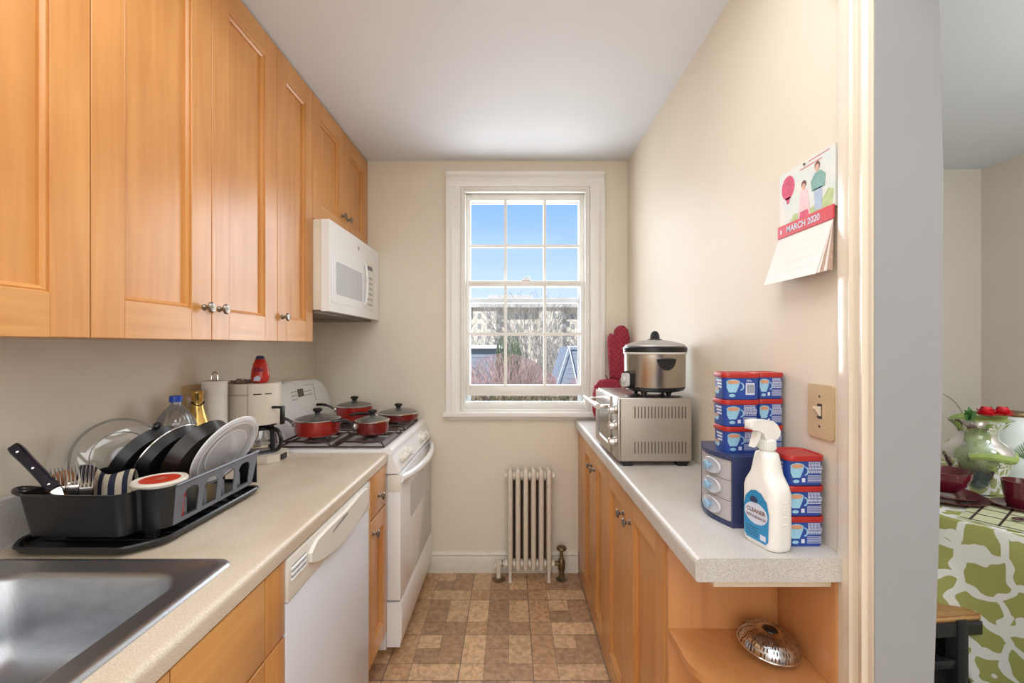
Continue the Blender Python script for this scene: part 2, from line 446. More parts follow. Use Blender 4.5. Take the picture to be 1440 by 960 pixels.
frame_bm(bm, WX0+.014, WX1-.014, WZ0, WZ1-.02, YB+.0, YB+.026, .012, .012, .004, .012, .001)
prism(bm, [(.03,0),(.24,0),(.24,.006),(.03,.03)], lambda u, v, d: V((d, YB+u, WZ0+v)), WX0+.014, WX1-.014)
box(bm, WX0+.014, WX1-.014, YB+.05, YB+.07, WZ0, WZ0+.045, .003)
mk('window_jamb', bm, TRIM, win)
def sash(name, x0, x1, z0, z1, y0, y1, rails, muntx, muntz, parent):
    l, r_, b, t = rails
    bm = BM(); frame_bm(bm, x0, x1, z0, z1, y0, y1, l, r_, b, t)
    ym = (y0+y1)/2
    for x in muntx:
        prism(bm, [(-.009,y0+.004),(.009,y0+.004),(.005,ym),(.009,y1-.004),(-.009,y1-.004),(-.005,ym)], lambda u, v, d: V((x+u, v, d)), z0+b, z1-t)
    for z in muntz:
        prism(bm, [(-.0088,y0+.0055),(.0088,y0+.0055),(.0047,ym),(.0088,y1-.0055),(-.0088,y1-.0055),(-.0047,ym)], lambda u, v, d: V((d, v, z+u)), x0+l, x1-r_)
    s = mk(name, bm, TRIM, parent)
    xs = [x0+l]+list(muntx)+[x1-r_]; zs = [z0+b]+list(muntz)+[z1-t]
    for i in range(len(xs)-1):
        for j in range(len(zs)-1):
            g = BM(); flat(g, rect(xs[i], xs[i+1], zs[j], zs[j+1]), lambda u, v: V((u, ym, v)))
            mk('pane', g, GLASS, s)
    return s
sash('upper_sash', WX0+.016, WX1-.016, 1.742, 2.322, YB+.065, YB+.098, (.036,.036,.03,.04), (-.032,.214), (2.0,), win)
lo = sash('lower_sash', WX0+.016, WX1-.016, 1.068, 1.776, YB+.028, YB+.061, (.034,.034,.066,.034), (-.031,.212), (1.448,), win)
bm = BM(); box(bm, .07, .12, YB+.03, YB+.06, 1.776, 1.784, .002); tube(bm, bez((.085,YB+.045,1.786),(.09,YB+.03,1.80),(.11,YB+.03,1.80),(.12,YB+.045,1.79)), .005)
mk('sash_lock', bm, WHITE2, lo)
bm = BM(); frame_bm(bm, WX0+.014, WX1-.014, WZ0+.01, WZ1-.02, YB+.17, YB+.19, .03, .03, .02, .03); box(bm, WX0+.04, WX1-.04, YB+.165, YB+.195, 1.652, 1.684, .003)
mk('storm_frame', bm, M('grey_storm_frame', srgb(176,178,180), .5), win)

# ------------------------------------------------------------------ knobs and doors
def knob_bm(bm, p, axis, r=.0155, length=.028):
    lathe(bm, [(.009,0),(.009,.002),(.0055,.006),(.005,length*.5),(.008,length*.62),(r,length*.72),(r,length*.82),(r*.8,length*.95),(.001,length)], p, 16, axis)
def knob(p, axis, parent, mat=NICKEL, r=.0155):
    bm = BM(); knob_bm(bm, p, axis, r); return mk('knob', bm, mat, parent)
def door_bm(bm, xf, s, y0, y1, z0, z1, st=.075, rl=.085, th=.02):
    """shaker door; front face at xf, normal s*X. slot 0 vertical grain, slot 1 horizontal grain"""
    g = .0012; y0 += g; y1 -= g; xb = xf-s*th
    a, b = sorted((xb, xf))
    box(bm, a, b, y0, y0+st, z0, z1, .0012, 0, 1); box(bm, a, b, y1-st, y1, z0, z1, .0012, 0, 1)
    box(bm, a, b, y0+st, y1-st, z0, z0+rl, .0008, 1, 1); box(bm, a, b, y0+st, y1-st, z1-rl, z1, .0008, 1, 1)
    Y0, Y1, Z0, Z1 = y0+st, y1-st, z0+rl, z1-rl
    R = lambda o, d: [V((xf-s*d, Y0+o, Z0+o)), V((xf-s*d, Y1-o, Z0+o)), V((xf-s*d, Y1-o, Z1-o)), V((xf-s*d, Y0+o, Z1-o))]
    loft(bm, [R(-.001,.0012), R(.0,.0045), R(.0025,.0045), R(.0045,.0035), R(.0085,.0055), R(.0115,.0085), R(.012,.0145)], False, True)
def door(xf, s, y0, y1, z0, z1, parent, mats=(MAPLE, MAPLEH), st=.075, rl=.085, kn=None):
    bm = BM(); door_bm(bm, xf, s, y0, y1, z0, z1, st, rl)
    d = mk('door', bm, mats, parent, smooth=25)
    if kn: knob((xf, kn[0], kn[1]), (s,0,0), d)
    return d

# ------------------------------------------------------------------ upper cabinets, left wall
def upper(y0, y1, z0, z1, doors, label, g='maple wall cabinets on the left wall'):
    t = thing('wall_cabinet', label, 'cabinet', (XL, (y0+y1)/2, z0), 0, g)
    bm = BM(); box(bm, XL+.001, -.891, y0+.0006, y1-.0006, z0, z1, .0008, 0, 1)
    mk('cabinet_body', bm, MAPLE, t)
    for a, b, k in doors: door(-.87, 1, a, b, z0, z1-.004, t, st=.08 if b-a > .3 else .066, kn=k)
    return t
upper(.17, .914, 1.395, 2.496, [(.17,.542,(.50,1.487)),(.542,.914,(.582,1.487))], 'maple wall cabinet nearest the camera, cut by the picture edge above the sink')
upper(.914, 1.645, 1.395, 2.496, [(.914,1.284,(1.252,1.487)),(1.284,1.645,(1.316,1.487))], 'wide maple wall cabinet with two tall doors and two knobs side by side')
upper(1.645, 1.94, 1.395, 2.496, [(1.645,1.94,(1.68,1.487))], 'narrow single-door tall maple wall cabinet next to the microwave')
upper(1.94, 2.684, 1.94, 2.496, [(1.94,2.312,(2.275,2.045)),(2.312,2.682,(2.35,2.045))], 'short two-door maple wall cabinet mounted above the microwave')

# ------------------------------------------------------------------ base cabinets, left
def basecab(y0, y1, label, xb=XL, xf=-.54, s=1, z0=.12):
    t = thing('base_cabinet', label, 'cabinet', (xb, (y0+y1)/2, 0))
    bm = BM(); a, b = sorted((xb+s*.001, xf-s*.021)); box(bm, a, b, y0+.0006, y1-.0006, z0, .866, .0008, 0, 1)
    a, b = sorted((xb+s*.001, xf-s*.07)); box(bm, a, b, y0+.0006, y1-.0006, 0, z0)
    mk('cabinet_body', bm, MAPLE2, t)
    return t
def slab(name, y0, y1, z0, z1, parent, mats=MAPLE2, kn=None):
    bm = BM(); box(bm, -.56, -.54, y0+.0012, y1-.0012, z0, z1, .0015)
    d = mk(name, bm, mats, parent)
    if kn: knob((-.54,)+kn, (1,0,0), d)
    return d
t = basecab(.02, .97, 'maple sink base cabinet with a wide false drawer front below the steel sink')
# the sink bowl drops into this one, so its carcass is an open box
for c in list(t.children): bpy.data.objects.remove(c)
bm = BM(); box(bm, XL+.001, -.561, .021, .035, .12, .866); box(bm, XL+.001, -.561, .955, .969, .12, .866); box(bm, XL+.001, -.561, .021, .969, .12, .135); box(bm, -.575, -.561, .021, .969, .12, .866); box(bm, XL+.001, -.61, .021, .969, 0, .12)
mk('cabinet_body', bm, MAPLE2, t)
slab('drawer_front', .345, .70, .69, .864, t, (MAPLE2H,)); slab('drawer_front', .70, .97, .69, .864, t, (MAPLE2H,))
door(-.54, 1, .345, .70, .13, .683, t, (MAPLE2, MAPLE2H)); door(-.54, 1, .70, .97, .13, .683, t, (MAPLE2, MAPLE2H))
slab('drawer_front', .02, .345, .69, .864, t, (MAPLE2H,)); door(-.54, 1, .02, .345, .13, .683, t, (MAPLE2, MAPLE2H))
t = basecab(.97, 1.056, 'very narrow maple filler cabinet between the sink base and the dishwasher')
slab('drawer_front', .97, 1.056, .69, .864, t); slab('door', .97, 1.056, .13, .683, t)
t = basecab(1.674, 1.92, 'maple cabinet with one drawer over a door between dishwasher and range')
slab('drawer_front', 1.705, 1.918, .70, .864, t, kn=(1.80, .765))
bm = BM(); box(bm, -.5605, -.541, 1.675, 1.702, .135, .864, .001); mk('filler_strip', bm, MAPLE2H, t)
door(-.54, 1, 1.705, 1.918, .135, .692, t, (MAPLE2, MAPLE2H), st=.05, rl=.07, kn=(1.73, .64))

# ------------------------------------------------------------------ countertops
def nose(xe, xb, s, z1, th):
    """section of post-formed laminate edge; returns (x,z) outline from back bottom"""
    r = .014; pts = [(xb, z1-th), (xe-s*.004, z1-th), (xe, z1-th+.004)]
    for k in range(7):
        a = k/6*PI/2; pts.append((xe-s*r+s*r*math.cos(a), z1-r+r*math.sin(a)))
    return pts+[(xb, z1)]
t = thing('countertop', 'beige laminate countertop running from the sink to the range', 'countertop', (-.86, .95, .868))
bm = BM()
f = lambda u, v, d: V((u, d, v))
prism(bm, nose(-.535, -.613, 1, ZF, .042), f, -.2, 1.922)
prism(bm, [(-.613,ZF-.04),(-.613,ZF),(-1.188,ZF),(-1.188,ZF-.04)], f, .95, 1.922)
prism(bm, [(-.613,ZF-.04),(-.613,ZF),(-1.188,ZF),(-1.188,ZF-.04)], f, -.2, .14)
prism(bm, [(-1.115,ZF-.04),(-1.115,ZF),(-1.188,ZF),(-1.188,ZF-.04)], f, .14, .95)
mk('worktop', bm, LAM, t)
bm = BM(); prism(bm, [(-1.188,ZF+.0002),(-1.160,ZF+.0002),(-1.167,ZF+.004),(-1.170,ZF+.012),(-1.170,1.022),(-1.174,1.028),(-1.188,1.028)], f, -.2, 1.922)
mk('backsplash', bm, LAMG, t)
t = thing('countertop', 'narrow grey speckled countertop along the right wall carrying the toaster oven', 'countertop', (.55, 1.8, .88))
bm = BM(); prism(bm, nose(.39, XR-.001, -1, ZR, .05), f, .93, YB-.001); mk('worktop', bm, LAMG, t)
bm = BM(); box(bm, .44, .695, .955, .975, .856, .8798, .001); mk('support_batten', bm, ALMOND, t)

# ------------------------------------------------------------------ sink
t = thing('sink', 'stainless steel drop-in sink at the lower edge of the beige counter', 'sink', (-.86,.55,.74))
R = lambda x0, x1, y0, y1, r, z: [V((x, y, z)) for x, y in rrect(x0, x1, y0, y1, r, 8)]
bm = BM()
loft(bm, [R(-1.13,-.598,.12,.962,.03,.9105), R(-1.127,-.601,.123,.959,.03,.9155), R(-1.122,-.606,.128,.954,.028,.9175), R(-1.113,-.615,.137,.945,.026,.9165),
          R(-1.108,-.620,.142,.94,.025,.9135), R(-1.062,-.650,.31,.908,.07,.9135), R(-1.055,-.656,.316,.902,.07,.9105), R(-1.05,-.66,.32,.897,.068,.900),
          R(-1.044,-.668,.33,.889,.068,.80), R(-1.036,-.675,.337,.882,.066,.76), R(-1.015,-.695,.357,.862,.06,.738), R(-.98,-.73,.39,.83,.05,.732)], False, True)
mk('sink_bowl', bm, M('sink_steel', srgb(176,178,182), .38, 1, var=.08, scale=30, stretch=(1,20,1)), t, smooth=50)
bm = BM(); lathe(bm, [(.045,.733),(.043,.736),(.03,.734),(.001,.733)], (-.855,.61,0), 24); mk('drain', bm, CHROME, t)

# ------------------------------------------------------------------ dishwasher
t = thing('dishwasher', 'white built-in dishwasher under the left counter', 'dishwasher', (-.86,1.365,0))
bm = BM(); box(bm, -1.15, -.575, 1.06, 1.67, .02, .866); mk('tub_body', bm, GREYP, t)
bm = BM(); box(bm, -.575, -.537, 1.058, 1.672, .105, .758, .004); mk('door', bm, DWDOOR, t)
bm = BM()
box(bm, -.575, -.534, 1.058, 1.672, .760, .864, .004)
low = [(1.165+.47*k/16, .806-.043*math.sin(PI*min(1, (k/16)*1.0))**.75) for k in range(17)]
up = [(1.635,.85),(1.59,.858),(1.5,.853),(1.42,.848),(1.3,.850),(1.2,.848),(1.165,.83)]
prism(bm, low+up, lambda u, v, d: V((d, u, v)), -.536, -.524, bev=.003)
cp_ = mk('control_panel', bm, WHITE2, t)
bm = BM()
prism(bm, [(1.30,.826),(1.42,.836),(1.42,.842),(1.38,.843),(1.30,.832)], lambda u, v, d: V((d, u, v)), -.5245, -.5235)
mk('handle_recess', bm, GREYP, cp_)
bm = BM()
for k in range(3): box(bm, -.5345, -.5335, 1.075, 1.15, .812+.013*k, .8155+.013*k)
mk('recess_slots', bm, GREYP, cp_)
bm = BM(); 
for k in range(3): box(bm, -.5345, -.529, 1.073, 1.152, .806+.013*k, .811+.013*k, .001)
mk('vent_louvres', bm, WHITE, cp_)
bm = BM(); lathe(bm, [(.011,0),(.011,.002),(.009,.0035),(.001,.0035)], (-.534,1.645,.84), 16, (1,0,0)); mk('latch_badge', bm, GREYP, cp_)

# ------------------------------------------------------------------ range
t = thing('gas_range', 'white freestanding gas range with a bowed oven door handle', 'range', (-.85,2.3,0))
bm = BM(); box(bm, -1.18, -.545, 1.928, 2.678, .045, .90, .003); box(bm, -1.1, -.6, 1.95, 2.66, 0.0, .045); mk('range_body', bm, WHITE, t)
bm = BM()
prism(bm, [(-1.18,.90),(-1.18,.925),(-.56,.925),(-.54,.935),(-.525,.930),(-.517,.915),(-.517,.90)], f, 1.924, 2.682, bev=0)
mk('cooktop', bm, WHITE, t, smooth=60)
bm = BM(); prism(bm, [(-.545,.899),(-.519,.899),(-.487,.822),(-.492,.818),(-.545,.818)], f, 1.926, 2.68, bev=.002)
cpn = mk('control_panel', bm, WHITE, t)
ax = V((.077,0,.032)).normalized()
for y in (2.03,2.13,2.44,2.54):
    bm = BM(); p = V((-.504,y,.862))
    lathe(bm, [(.026,0),(.026,.006),(.021,.012),(.019,.026),(.015,.029),(.001,.029)], p, 20, ax)
    s_ = ax.cross(V((0,1,0)))
    tb = bmesh.new(); box(tb, -.004, .004, -.019, .019, .01, .036, .002)
    merge(bm, tb, None, Matrix.Translation(p) @ V((0,0,1)).rotation_difference(ax).to_matrix().to_4x4())
    mk('burner_knob', bm, WHITE2, t)
bm = BM(); box(bm, -.543, -.482, 1.934, 2.672, .258, .812, .006); dr = mk('oven_door', bm, WHITE, t)
bm = BM()
nn = 14; rings = []
for k in range(nn+1):
    a = k/nn; y = 1.945+.715*a; bow = math.sin(PI*a)**.7*.052
    rings.append([V((-.484+bow+ math.cos(q_)*.014 , y, .79+math.sin(q_)*.019)) for q_ in [2*PI*j/12 for j in range(12)]])
loft(bm, rings); mk('door_handle', bm, WHITE, dr, smooth=60)
bm = BM(); flatp = rrect(2.12,2.47,.545,.715,.03,4)
prism(bm, flatp, lambda u, v, d: V((d, u, v)), -.482, -.4812); mk('door_window', bm, OVWIN, dr)
bm = BM(); box(bm, -.539, -.483, 1.9325, 1.9345, .735, .812, .001); mk('door_end_cap', bm, WHITE2, dr)
bm = BM()
for k in range(22):
    for j in range(3): box(bm, -.53+j*.014, -.52+j*.014, 2.02+k*.026, 2.038+k*.026, .812, .8128)
mk('vent_slots', bm, GREYP, dr)
bm = BM(); prism(bm, [(-.543,.055),(-.486,.055),(-.478,.10),(-.476,.225),(-.486,.248),(-.543,.248)], f, 1.934, 2.672, bev=.003); mk('storage_drawer', bm, WHITE, t)
# backguard
pts = [(1.93,.926),(1.93,1.06)] + [(1.93+.14-.14*math.cos(a), 1.06+.13*math.sin(a)) for a in [PI/2*k/8 for k in range(1,9)]]
pts += [(2.3,1.196)] + [(2.676-.16+.16*math.sin(a), 1.03+.155*math.cos(a)) for a in [PI/2*k/8 for k in range(0,8)]] + [(2.676,1.03),(2.676,.926)]
bm = BM()
xf_ = lambda z: -1.06-.055*(z-.925)/.265
sc = lambda p, k: (2.303+(p[0]-2.303)*k, .926+(p[1]-.926)*k)
loft(bm, [[V((-1.186,u,v)) for u, v in pts], [V((xf_(v)-.012,u,v)) for u, v in pts], [V((xf_(v)-.003,sc((u,v),.99)[0],sc((u,v),.992)[1])) for u, v in pts], [V((xf_(v),sc((u,v),.975)[0],sc((u,v),.98)[1])) for u, v in pts]])
bg = mk('backguard', bm, WHITE, t, smooth=40)
bm = BM(); prism(bm, rrect(2.285,2.345,1.11,1.15,.004,2), lambda u, v, d: V((xf_(v)+d,u,v)), 0, .002); mk('clock_display', bm, M('olive_display', srgb(86,80,70), .2), bg)
bm = BM()
for a, b, c, d in ((2.36,2.47,1.162,1.164),(2.47,2.472,1.07,1.164),(2.36,2.38,1.13,1.134),(2.39,2.41,1.13,1.134),(2.42,2.44,1.13,1.134),(2.36,2.38,1.11,1.114),(2.39,2.41,1.11,1.114),(2.42,2.44,1.11,1.114),(2.22,2.24,1.14,1.144),(2.25,2.27,1.14,1.144),(2.22,2.24,1.12,1.124),(2.25,2.27,1.12,1.124),(2.22,2.24,1.10,1.104),(2.25,2.27,1.10,1.104)):
    prism(bm, rect(a,b,c,d), lambda u, v, dd: V((xf_(v)+dd,u,v)), 0, .0012)
mk('button_marks', bm, GREYP, bg)
# burners and grates
def grate(x0, x1, y0, y1):
    bm = BM(); z = .952; r = .0045
    xm, ym = (x0+x1)/2, (y0+y1)/2
    for s in (0, 1):
        y = y0 if s == 0 else y1
        tube(bm, [(x0,y,.927),(x0+.008,y,.944),(x0+.022,y,z),(x1-.022,y,z),(x1-.008,y,.944),(x1,y,.927)], r, 6)
        x = x0+.012 if s == 0 else x1-.012
        tube(bm, [(x,y0,z-.004),(x,y1,z-.004)], r, 6)
    tube(bm, [(x0,y0,.928),(x1,y0,.928)], r*.9, 6); tube(bm, [(x0,y1,.928),(x1,y1,.928)], r*.9, 6)
    tube(bm, [(x0,y0,.928),(x0,y1,.928)], r*.9, 6); tube(bm, [(x1,y0,.928),(x1,y1,.928)], r*.9, 6)
    for dx, dy in ((1,0),(-1,0),(0,1),(0,-1)):
        a = V((xm+dx*(x1-x0)/2*.9, ym+dy*(y1-y0)/2, z)); b = V((xm+dx*.035, ym+dy*.035, z))
        tube(bm, [a, b, b-V((0,0,.01))], r, 6)
    mk('burner_grate', bm, IRON, t)
    bm = BM(); lathe(bm, [(.075,.9262),(.07,.929),(.05,.927),(.034,.928),(.034,.938),(.03,.942),(.001,.943)], (xm,ym,0), 24)
    mk('burner', bm, M('grey_burner', srgb(120,120,124), .4, .6), t)
for a, b in ((-1.03,-.80),(-.785,-.56)):
    for c, d in ((1.955,2.27),(2.34,2.65)): grate(a, b, c, d)

# ------------------------------------------------------------------ pots on the range
LIDGL = clearmat('smoky_lid_glass', tint=(.75,.76,.74,1), gloss=.3, rough=.05, milk=.22, milkcol=srgb(190,188,180))
def pot(x, y, r, h, hang, hl, mat, label, name='saucepan', z=.957, rise=.03):
    t = thing(name, label, 'saucepan' if name == 'saucepan' else 'pan', (x,y,z), 0, 'red pans on the range')
    bm = BM(); lathe(bm, [(.001,0),(r*.86,0),(r*.95,.006),(r,.02),(r,h-.003),(r+.003,h),(r-.003,h),(r-.005,.02),(.001,.006)], (0,0,0), 40); mk('pan_body', bm, mat, t, world=False)
    bm = BM(); lathe(bm, [(r+.004,h-.001),(r+.005,h+.004),(r-.002,h+.006),(r-.006,h+.003)], (0,0,0), 40)
    ld = mk('lid_rim', bm, CHROME, t, world=False)
    bm = BM(); lathe(bm, [(r-.003,h+.004),(r*.8,h+.012),(r*.5,h+.02),(r*.2,h+.024),(.001,h+.025)], (0,0,0), 40); mk('glass_lid', bm, LIDGL, t, world=False)
    bm = BM(); lathe(bm, [(.014,h+.025),(.012,h+.032),(.014,h+.036),(.022,h+.042),(.022,h+.048),(.016,h+.053),(.001,h+.055)], (0,0,0), 20); mk('lid_knob', bm, BLACKP, t, world=False)
    d = V((math.cos(hang), math.sin(hang), 0)); zz = h*.72
    bm = BM(); tube(bm, bez(d*(r+.008)+V((0,0,zz)), d*(r+hl*.3)+V((0,0,zz+rise)), d*(r+hl*.6)+V((0,0,zz+rise*1.3)), d*(r+hl)+V((0,0,zz+rise*.9)), 10), [.010,.0095,.009,.009,.010,.011,.0115,.0115,.011,.010,.006], 8, sq=.7)
    mk('handle', bm, BLACKP, t, world=False)
    bm = BM(); tb = bmesh.new(); box(tb, r-.002, r+.014, -.016, .016, zz-.011, zz+.011, .003); merge(bm, tb, None, Matrix.Rotation(hang, 4, 'Z')); 
    for s in (-1, 1):
        p = Matrix.Rotation(hang, 3, 'Z') @ V((r+.012, s*.009, zz)); lathe(bm, [(.003,0),(.002,.004),(.0001,.005)], p, 8, d)
    mk('handle_bracket', bm, CHROME, t, world=False)
    return t
A_ = math.radians
pot(-.915, 2.09, .100, .072, A_(188), .12, RED, 'bright red saucepan with glass lid, nearest the coffee maker')
pot(-.885, 2.50, .098, .080, A_(188), .13, RED, 'bright red lidded saucepan at the back of the range beside the wall')
pot(-.664, 2.12, .076, .060, A_(214), .11, DRED, 'smallest dark red saucepan at the front corner of the range')
pot(-.636, 2.50, .112, .040, A_(206), .15, DRED, 'shallow dark red skillet with glass lid on the far front burner', name='skillet', rise=.02)

# ------------------------------------------------------------------ microwave
t = thing('microwave', 'white over-the-range microwave hanging below the short maple cabinet', 'microwave', (-1.0,2.31,1.53))
bm = BM(); box(bm, XL+.001, -.838, 1.946, 2.680, 1.535, 1.936, .002); mk('microwave_body', bm, ALMOND, t)
bm = BM()
yy = [1.944+.738*k/12 for k in range(13)]
outl = [(-.836,1.944)]+[(-.800+ .004*math.sin(PI*k/12), yy[k]) for k in range(13)]+[(-.836,2.682)]
prism(bm, outl, lambda u, v, d: V((u, v, d)), 1.53, 1.936, bev=.003)
mk('front_frame', bm, WHITE, t)
bm = BM(); prism(bm, rrect(1.965,2.40,1.572,1.80,.01,3), lambda u, v, d: V((d,u,v)), -.799, -.7945, bev=.002); md_ = mk('door', bm, WHITE, t)
bm = BM(); prism(bm, rrect(2.01,2.36,1.612,1.762,.008,3), lambda u, v, d: V((d,u,v)), -.7946, -.7938); mk('window', bm, OVWIN, md_)
bm = BM(); prism(bm, rrect(2.415,2.56,1.578,1.85,.012,3), lambda u, v, d: V((d,u,v)), -.799, -.794, bev=.002); cp2 = mk('control_panel', bm, WHITE2, t)
bm = BM(); 
for i in range(6):
    for j in range(3): box(bm, -.7942, -.7934, 2.45+j*.03, 2.468+j*.03, 1.60+i*.03, 1.612+i*.03)
mk('keypad_marks', bm, GREYP, cp2)
bm = BM(); box(bm, -.7942, -.7930, 2.45, 2.53, 1.80, 1.822); mk('display', bm, BLACKG, cp2)
bm = BM(); tube(bm, bez((-.797,2.40,1.60),(-.775,2.405,1.62),(-.775,2.405,1.80),(-.797,2.40,1.83)), .007, 8); mk('door_handle', bm, WHITE, md_)
bm = BM(); lathe(bm, [(.011,0),(.011,.001),(.001,.001)], (-.797,2.31,1.885), 16, (1,0,0)); mk('badge', bm, NICKEL, t)
bm = BM(); box(bm, XL+.01, -.845, 1.955, 2.67, 1.519, 1.534, .002)
for k in range(2): box(bm, -1.1, -.9, 2.0+k*.34, 2.28+k*.34, 1.516, 1.5195)
mk('underside_filters', bm, M('greasy_grey', srgb(120,104,92), .5, .3, var=.2), t)

# ------------------------------------------------------------------ right base cabinets
bc = []
def rcab(y0, y1, doors, label):
    t = thing('base_cabinet', label, 'cabinet', (.56,(y0+y1)/2,0), 0, 'maple base cabinets on the right')
    bm = BM(); box(bm, .431, XR-.001, y0+.0006, y1-.0006, .004, .879, .0008, 0, 1); mk('cabinet_body', bm, MAPLE2, t)
    for a, b, k in doors: door(.41, -1, a, b, .018, .876, t, (MAPLE2, MAPLE2H), st=.07 if b-a < .33 else .08, rl=.085, kn=(k, .77))
    return t
t = rcab(1.911, YB-.001, [(2.19,2.50,2.235),(1.911,2.19,2.15)], 'maple base cabinet beside the radiator, two doors with paired knobs')
bm = BM(); box(bm, .412, .43, 2.502, YB-.002, .018, .876, .001); mk('filler_strip', bm, MAPLE2, t)
rcab(1.172, 1.911, [(1.56,1.911,1.60),(1.172,1.56,1.515)], 'maple base cabinet under the toaster oven, next to the open shelf')
# open end shelf unit
t = thing('open_shelf_unit', 'open maple corner shelf unit at the end of the right cabinets', 'shelf unit', (.56,1.06,0))
bm = BM(); box(bm, .412, XR-.002, 1.150, 1.170, .004, .879, .001); mk('back_panel', bm, CARC, t)
bm = BM(); box(bm, .696, XR-.002, .945, 1.149, .004, .879, .001); mk('side_panel', bm, CARC, t)
def qshelf(z):
    bm = BM(); pts = [(.695,1.149),(.412,1.149),(.412,1.045)]+[(.512-.1*math.cos(a),1.045-.1*math.sin(a)) for a in [PI/2*k/10 for k in range(1,11)]]+[(.695,.945)]
    prism(bm, pts, lambda u, v, d: V((u,v,d)), z-.018, z); o = mk('shelf', bm, CARC, t)
qshelf(.641); qshelf(.33); qshelf(.06)
# ------------------------------------------------------------------ steamer basket
def perf():
    m, nt, p = newmat('perforated_steel'); N, L = nt.nodes, nt.links
    p.inputs['Metallic'].default_value = 1; p.inputs['Roughness'].default_value = .18; p.inputs['Base Color'].default_value = srgb(196,198,204)
    tc = N.new('ShaderNodeTexCoord'); uv = N.new('ShaderNodeSeparateXYZ'); L.new(tc.outputs['Object'], uv.inputs[0])
    at = N.new('ShaderNodeMath'); at.operation = 'ARCTAN2'; L.new(uv.outputs[1], at.inputs[0]); L.new(uv.outputs[0], at.inputs[1])
    def math_(op, a, b=None):
        n = N.new('ShaderNodeMath'); n.operation = op
        for i, x in enumerate((a, b)):
            if x is None: continue
            if isinstance(x, (int, float)): n.inputs[i].default_value = x
            else: L.new(x, n.inputs[i])
        return n.outputs[0]
    s1 = math_('SINE', math_('MULTIPLY', at.outputs[0], 56))
    rr = math_('SQRT', math_('ADD', math_('MULTIPLY', uv.outputs[0], uv.outputs[0]), math_('MULTIPLY', uv.outputs[1], uv.outputs[1])))
    s2 = math_('SINE', math_('MULTIPLY', rr, 430))
    h = math_('GREATER_THAN', math_('MULTIPLY', s1, s2), .25)
    pr = math_('GREATER_THAN', math_('SINE', math_('MULTIPLY', at.outputs[0], 16)), -.6)
    h2 = math_('MULTIPLY', h, pr)
    tr = N.new('ShaderNodeBsdfTransparent'); mx = N.new('ShaderNodeMixShader'); out = N['Material Output']
    L.new(h2, mx.inputs[0]); L.new(p.outputs[0], mx.inputs[1]); L.new(tr.outputs[0], mx.inputs[2]); L.new(mx.outputs[0], out.inputs[0])
    return m
t = thing('steamer_basket', 'folded perforated steel vegetable steamer basket on the open shelf', 'steamer basket', (.618,1.062,.6405))
t.rotation_euler = (math.radians(3), math.radians(5), 0); t.scale = (.86,.86,.60)
bm = BM()
npet = 16
for k in range(npet):
    a0 = 2*PI*k/npet; rings = []
    for j in range(7):
        w = j/6; r = .076*math.cos(w*1.12); z = .032+.062*math.sin(w*1.45)
        rings.append([V(((r+.0022*(i/5))*math.cos(a0+(i/5-.1)*2*PI/npet*1.25), (r+.0022*(i/5))*math.sin(a0+(i/5-.1)*2*PI/npet*1.25), z)) for i in range(6)])
    loft(bm, rings, False, False, closed=False)
mk('petals', bm, perf(), t, world=False, smooth=60)
bm = BM(); lathe(bm, [(.078,.028),(.079,.031),(.077,.034),(.074,.031)], n=40); mk('rim', bm, CHROME, t, world=False)
bm = BM(); lathe(bm, [(.033,.090),(.034,.0925),(.030,.0945),(.016,.096),(.012,.094),(.001,.094)], n=24); mk('centre_disc', bm, CHROME, t, world=False)
bm = BM(); lathe(bm, [(.020,.0955),(.018,.099),(.010,.1005),(.001,.1005)], n=20); mk('centre_cap', bm, BLACKP, t, world=False)
for k in range(3):
    a = 2*PI*k/3+.4; bm = BM(); cyl(bm, (.045*math.cos(a),.045*math.sin(a),.006),(.045*math.cos(a),.045*math.sin(a),.034), .004, n=10); mk('foot', bm, CHROME, t, world=False)

# ------------------------------------------------------------------ toaster oven
VENTM = M('dark_vent_metal', srgb(112,102,92), .5, .3)
t = thing('toaster_oven', 'silver toaster oven with three front knobs on the right counter', 'toaster oven', (.54,1.83,ZR))
bm = BM(); box(bm, .407, .672, 1.632, 2.03, .948, 1.181, .006); mk('oven_body', bm, OVSIDE, t)
bm = BM(); box(bm, .403, .674, 1.636, 2.032, 1.176, 1.184, .003); mk('top_panel', bm, STEEL, t)
bm = BM(); box(bm, .398, .408, 1.632, 1.735, .95, 1.18, .003); fp = mk('front_panel', bm, STEEL, t)
for z in (1.136,1.075,1.014):
    bm = BM(); lathe(bm, [(.018,0),(.018,.004),(.0145,.006),(.0135,.024),(.011,.027),(.001,.027)], (.398,1.675,z), 20, (-1,0,0)); mk('knob', bm, CHROME, fp)
bm = BM(); holed(bm, rect(1.74,2.028,.955,1.178), [rect(1.765,2.003,.985,1.125)], lambda u, v, d: V((d,u,v)), .392, .406); dd = mk('door', bm, STEEL, t)
bm = BM(); box(bm, .398, .400, 1.763, 2.005, .983, 1.127); mk('door_glass', bm, OVGLASS, dd)
bm = BM(); prism(bm, rrect(.334,.354,1.128,1.149,.007,3), lambda u, v, d: V((u,d,v)), 1.735, 2.03)
for y in (1.745,2.012): box(bm, .348, .395, y, y+.012, 1.132, 1.144, .002)
mk('handle', bm, CHROME, dd)
for row in (1.108, .978):
    bm = BM()
    for k in range(16): prism(bm, rrect(.458+k*.0125,.4625+k*.0125,row,row+.045,.002,2), lambda u, v, d: V((u,d,v)), 1.6312, 1.6322)
    mk('side_vents', bm, VENTM, t)
for x in (.415,.62):
    for y in (1.64,1.98):
        bm = BM(); prism(bm, [(x,.9495),(x+.048,.9495),(x+.034,ZR),(x+.004,ZR)], lambda u, v, d: V((u,d,v)), y, y+.04); mk('foot', bm, RUBBER, t)
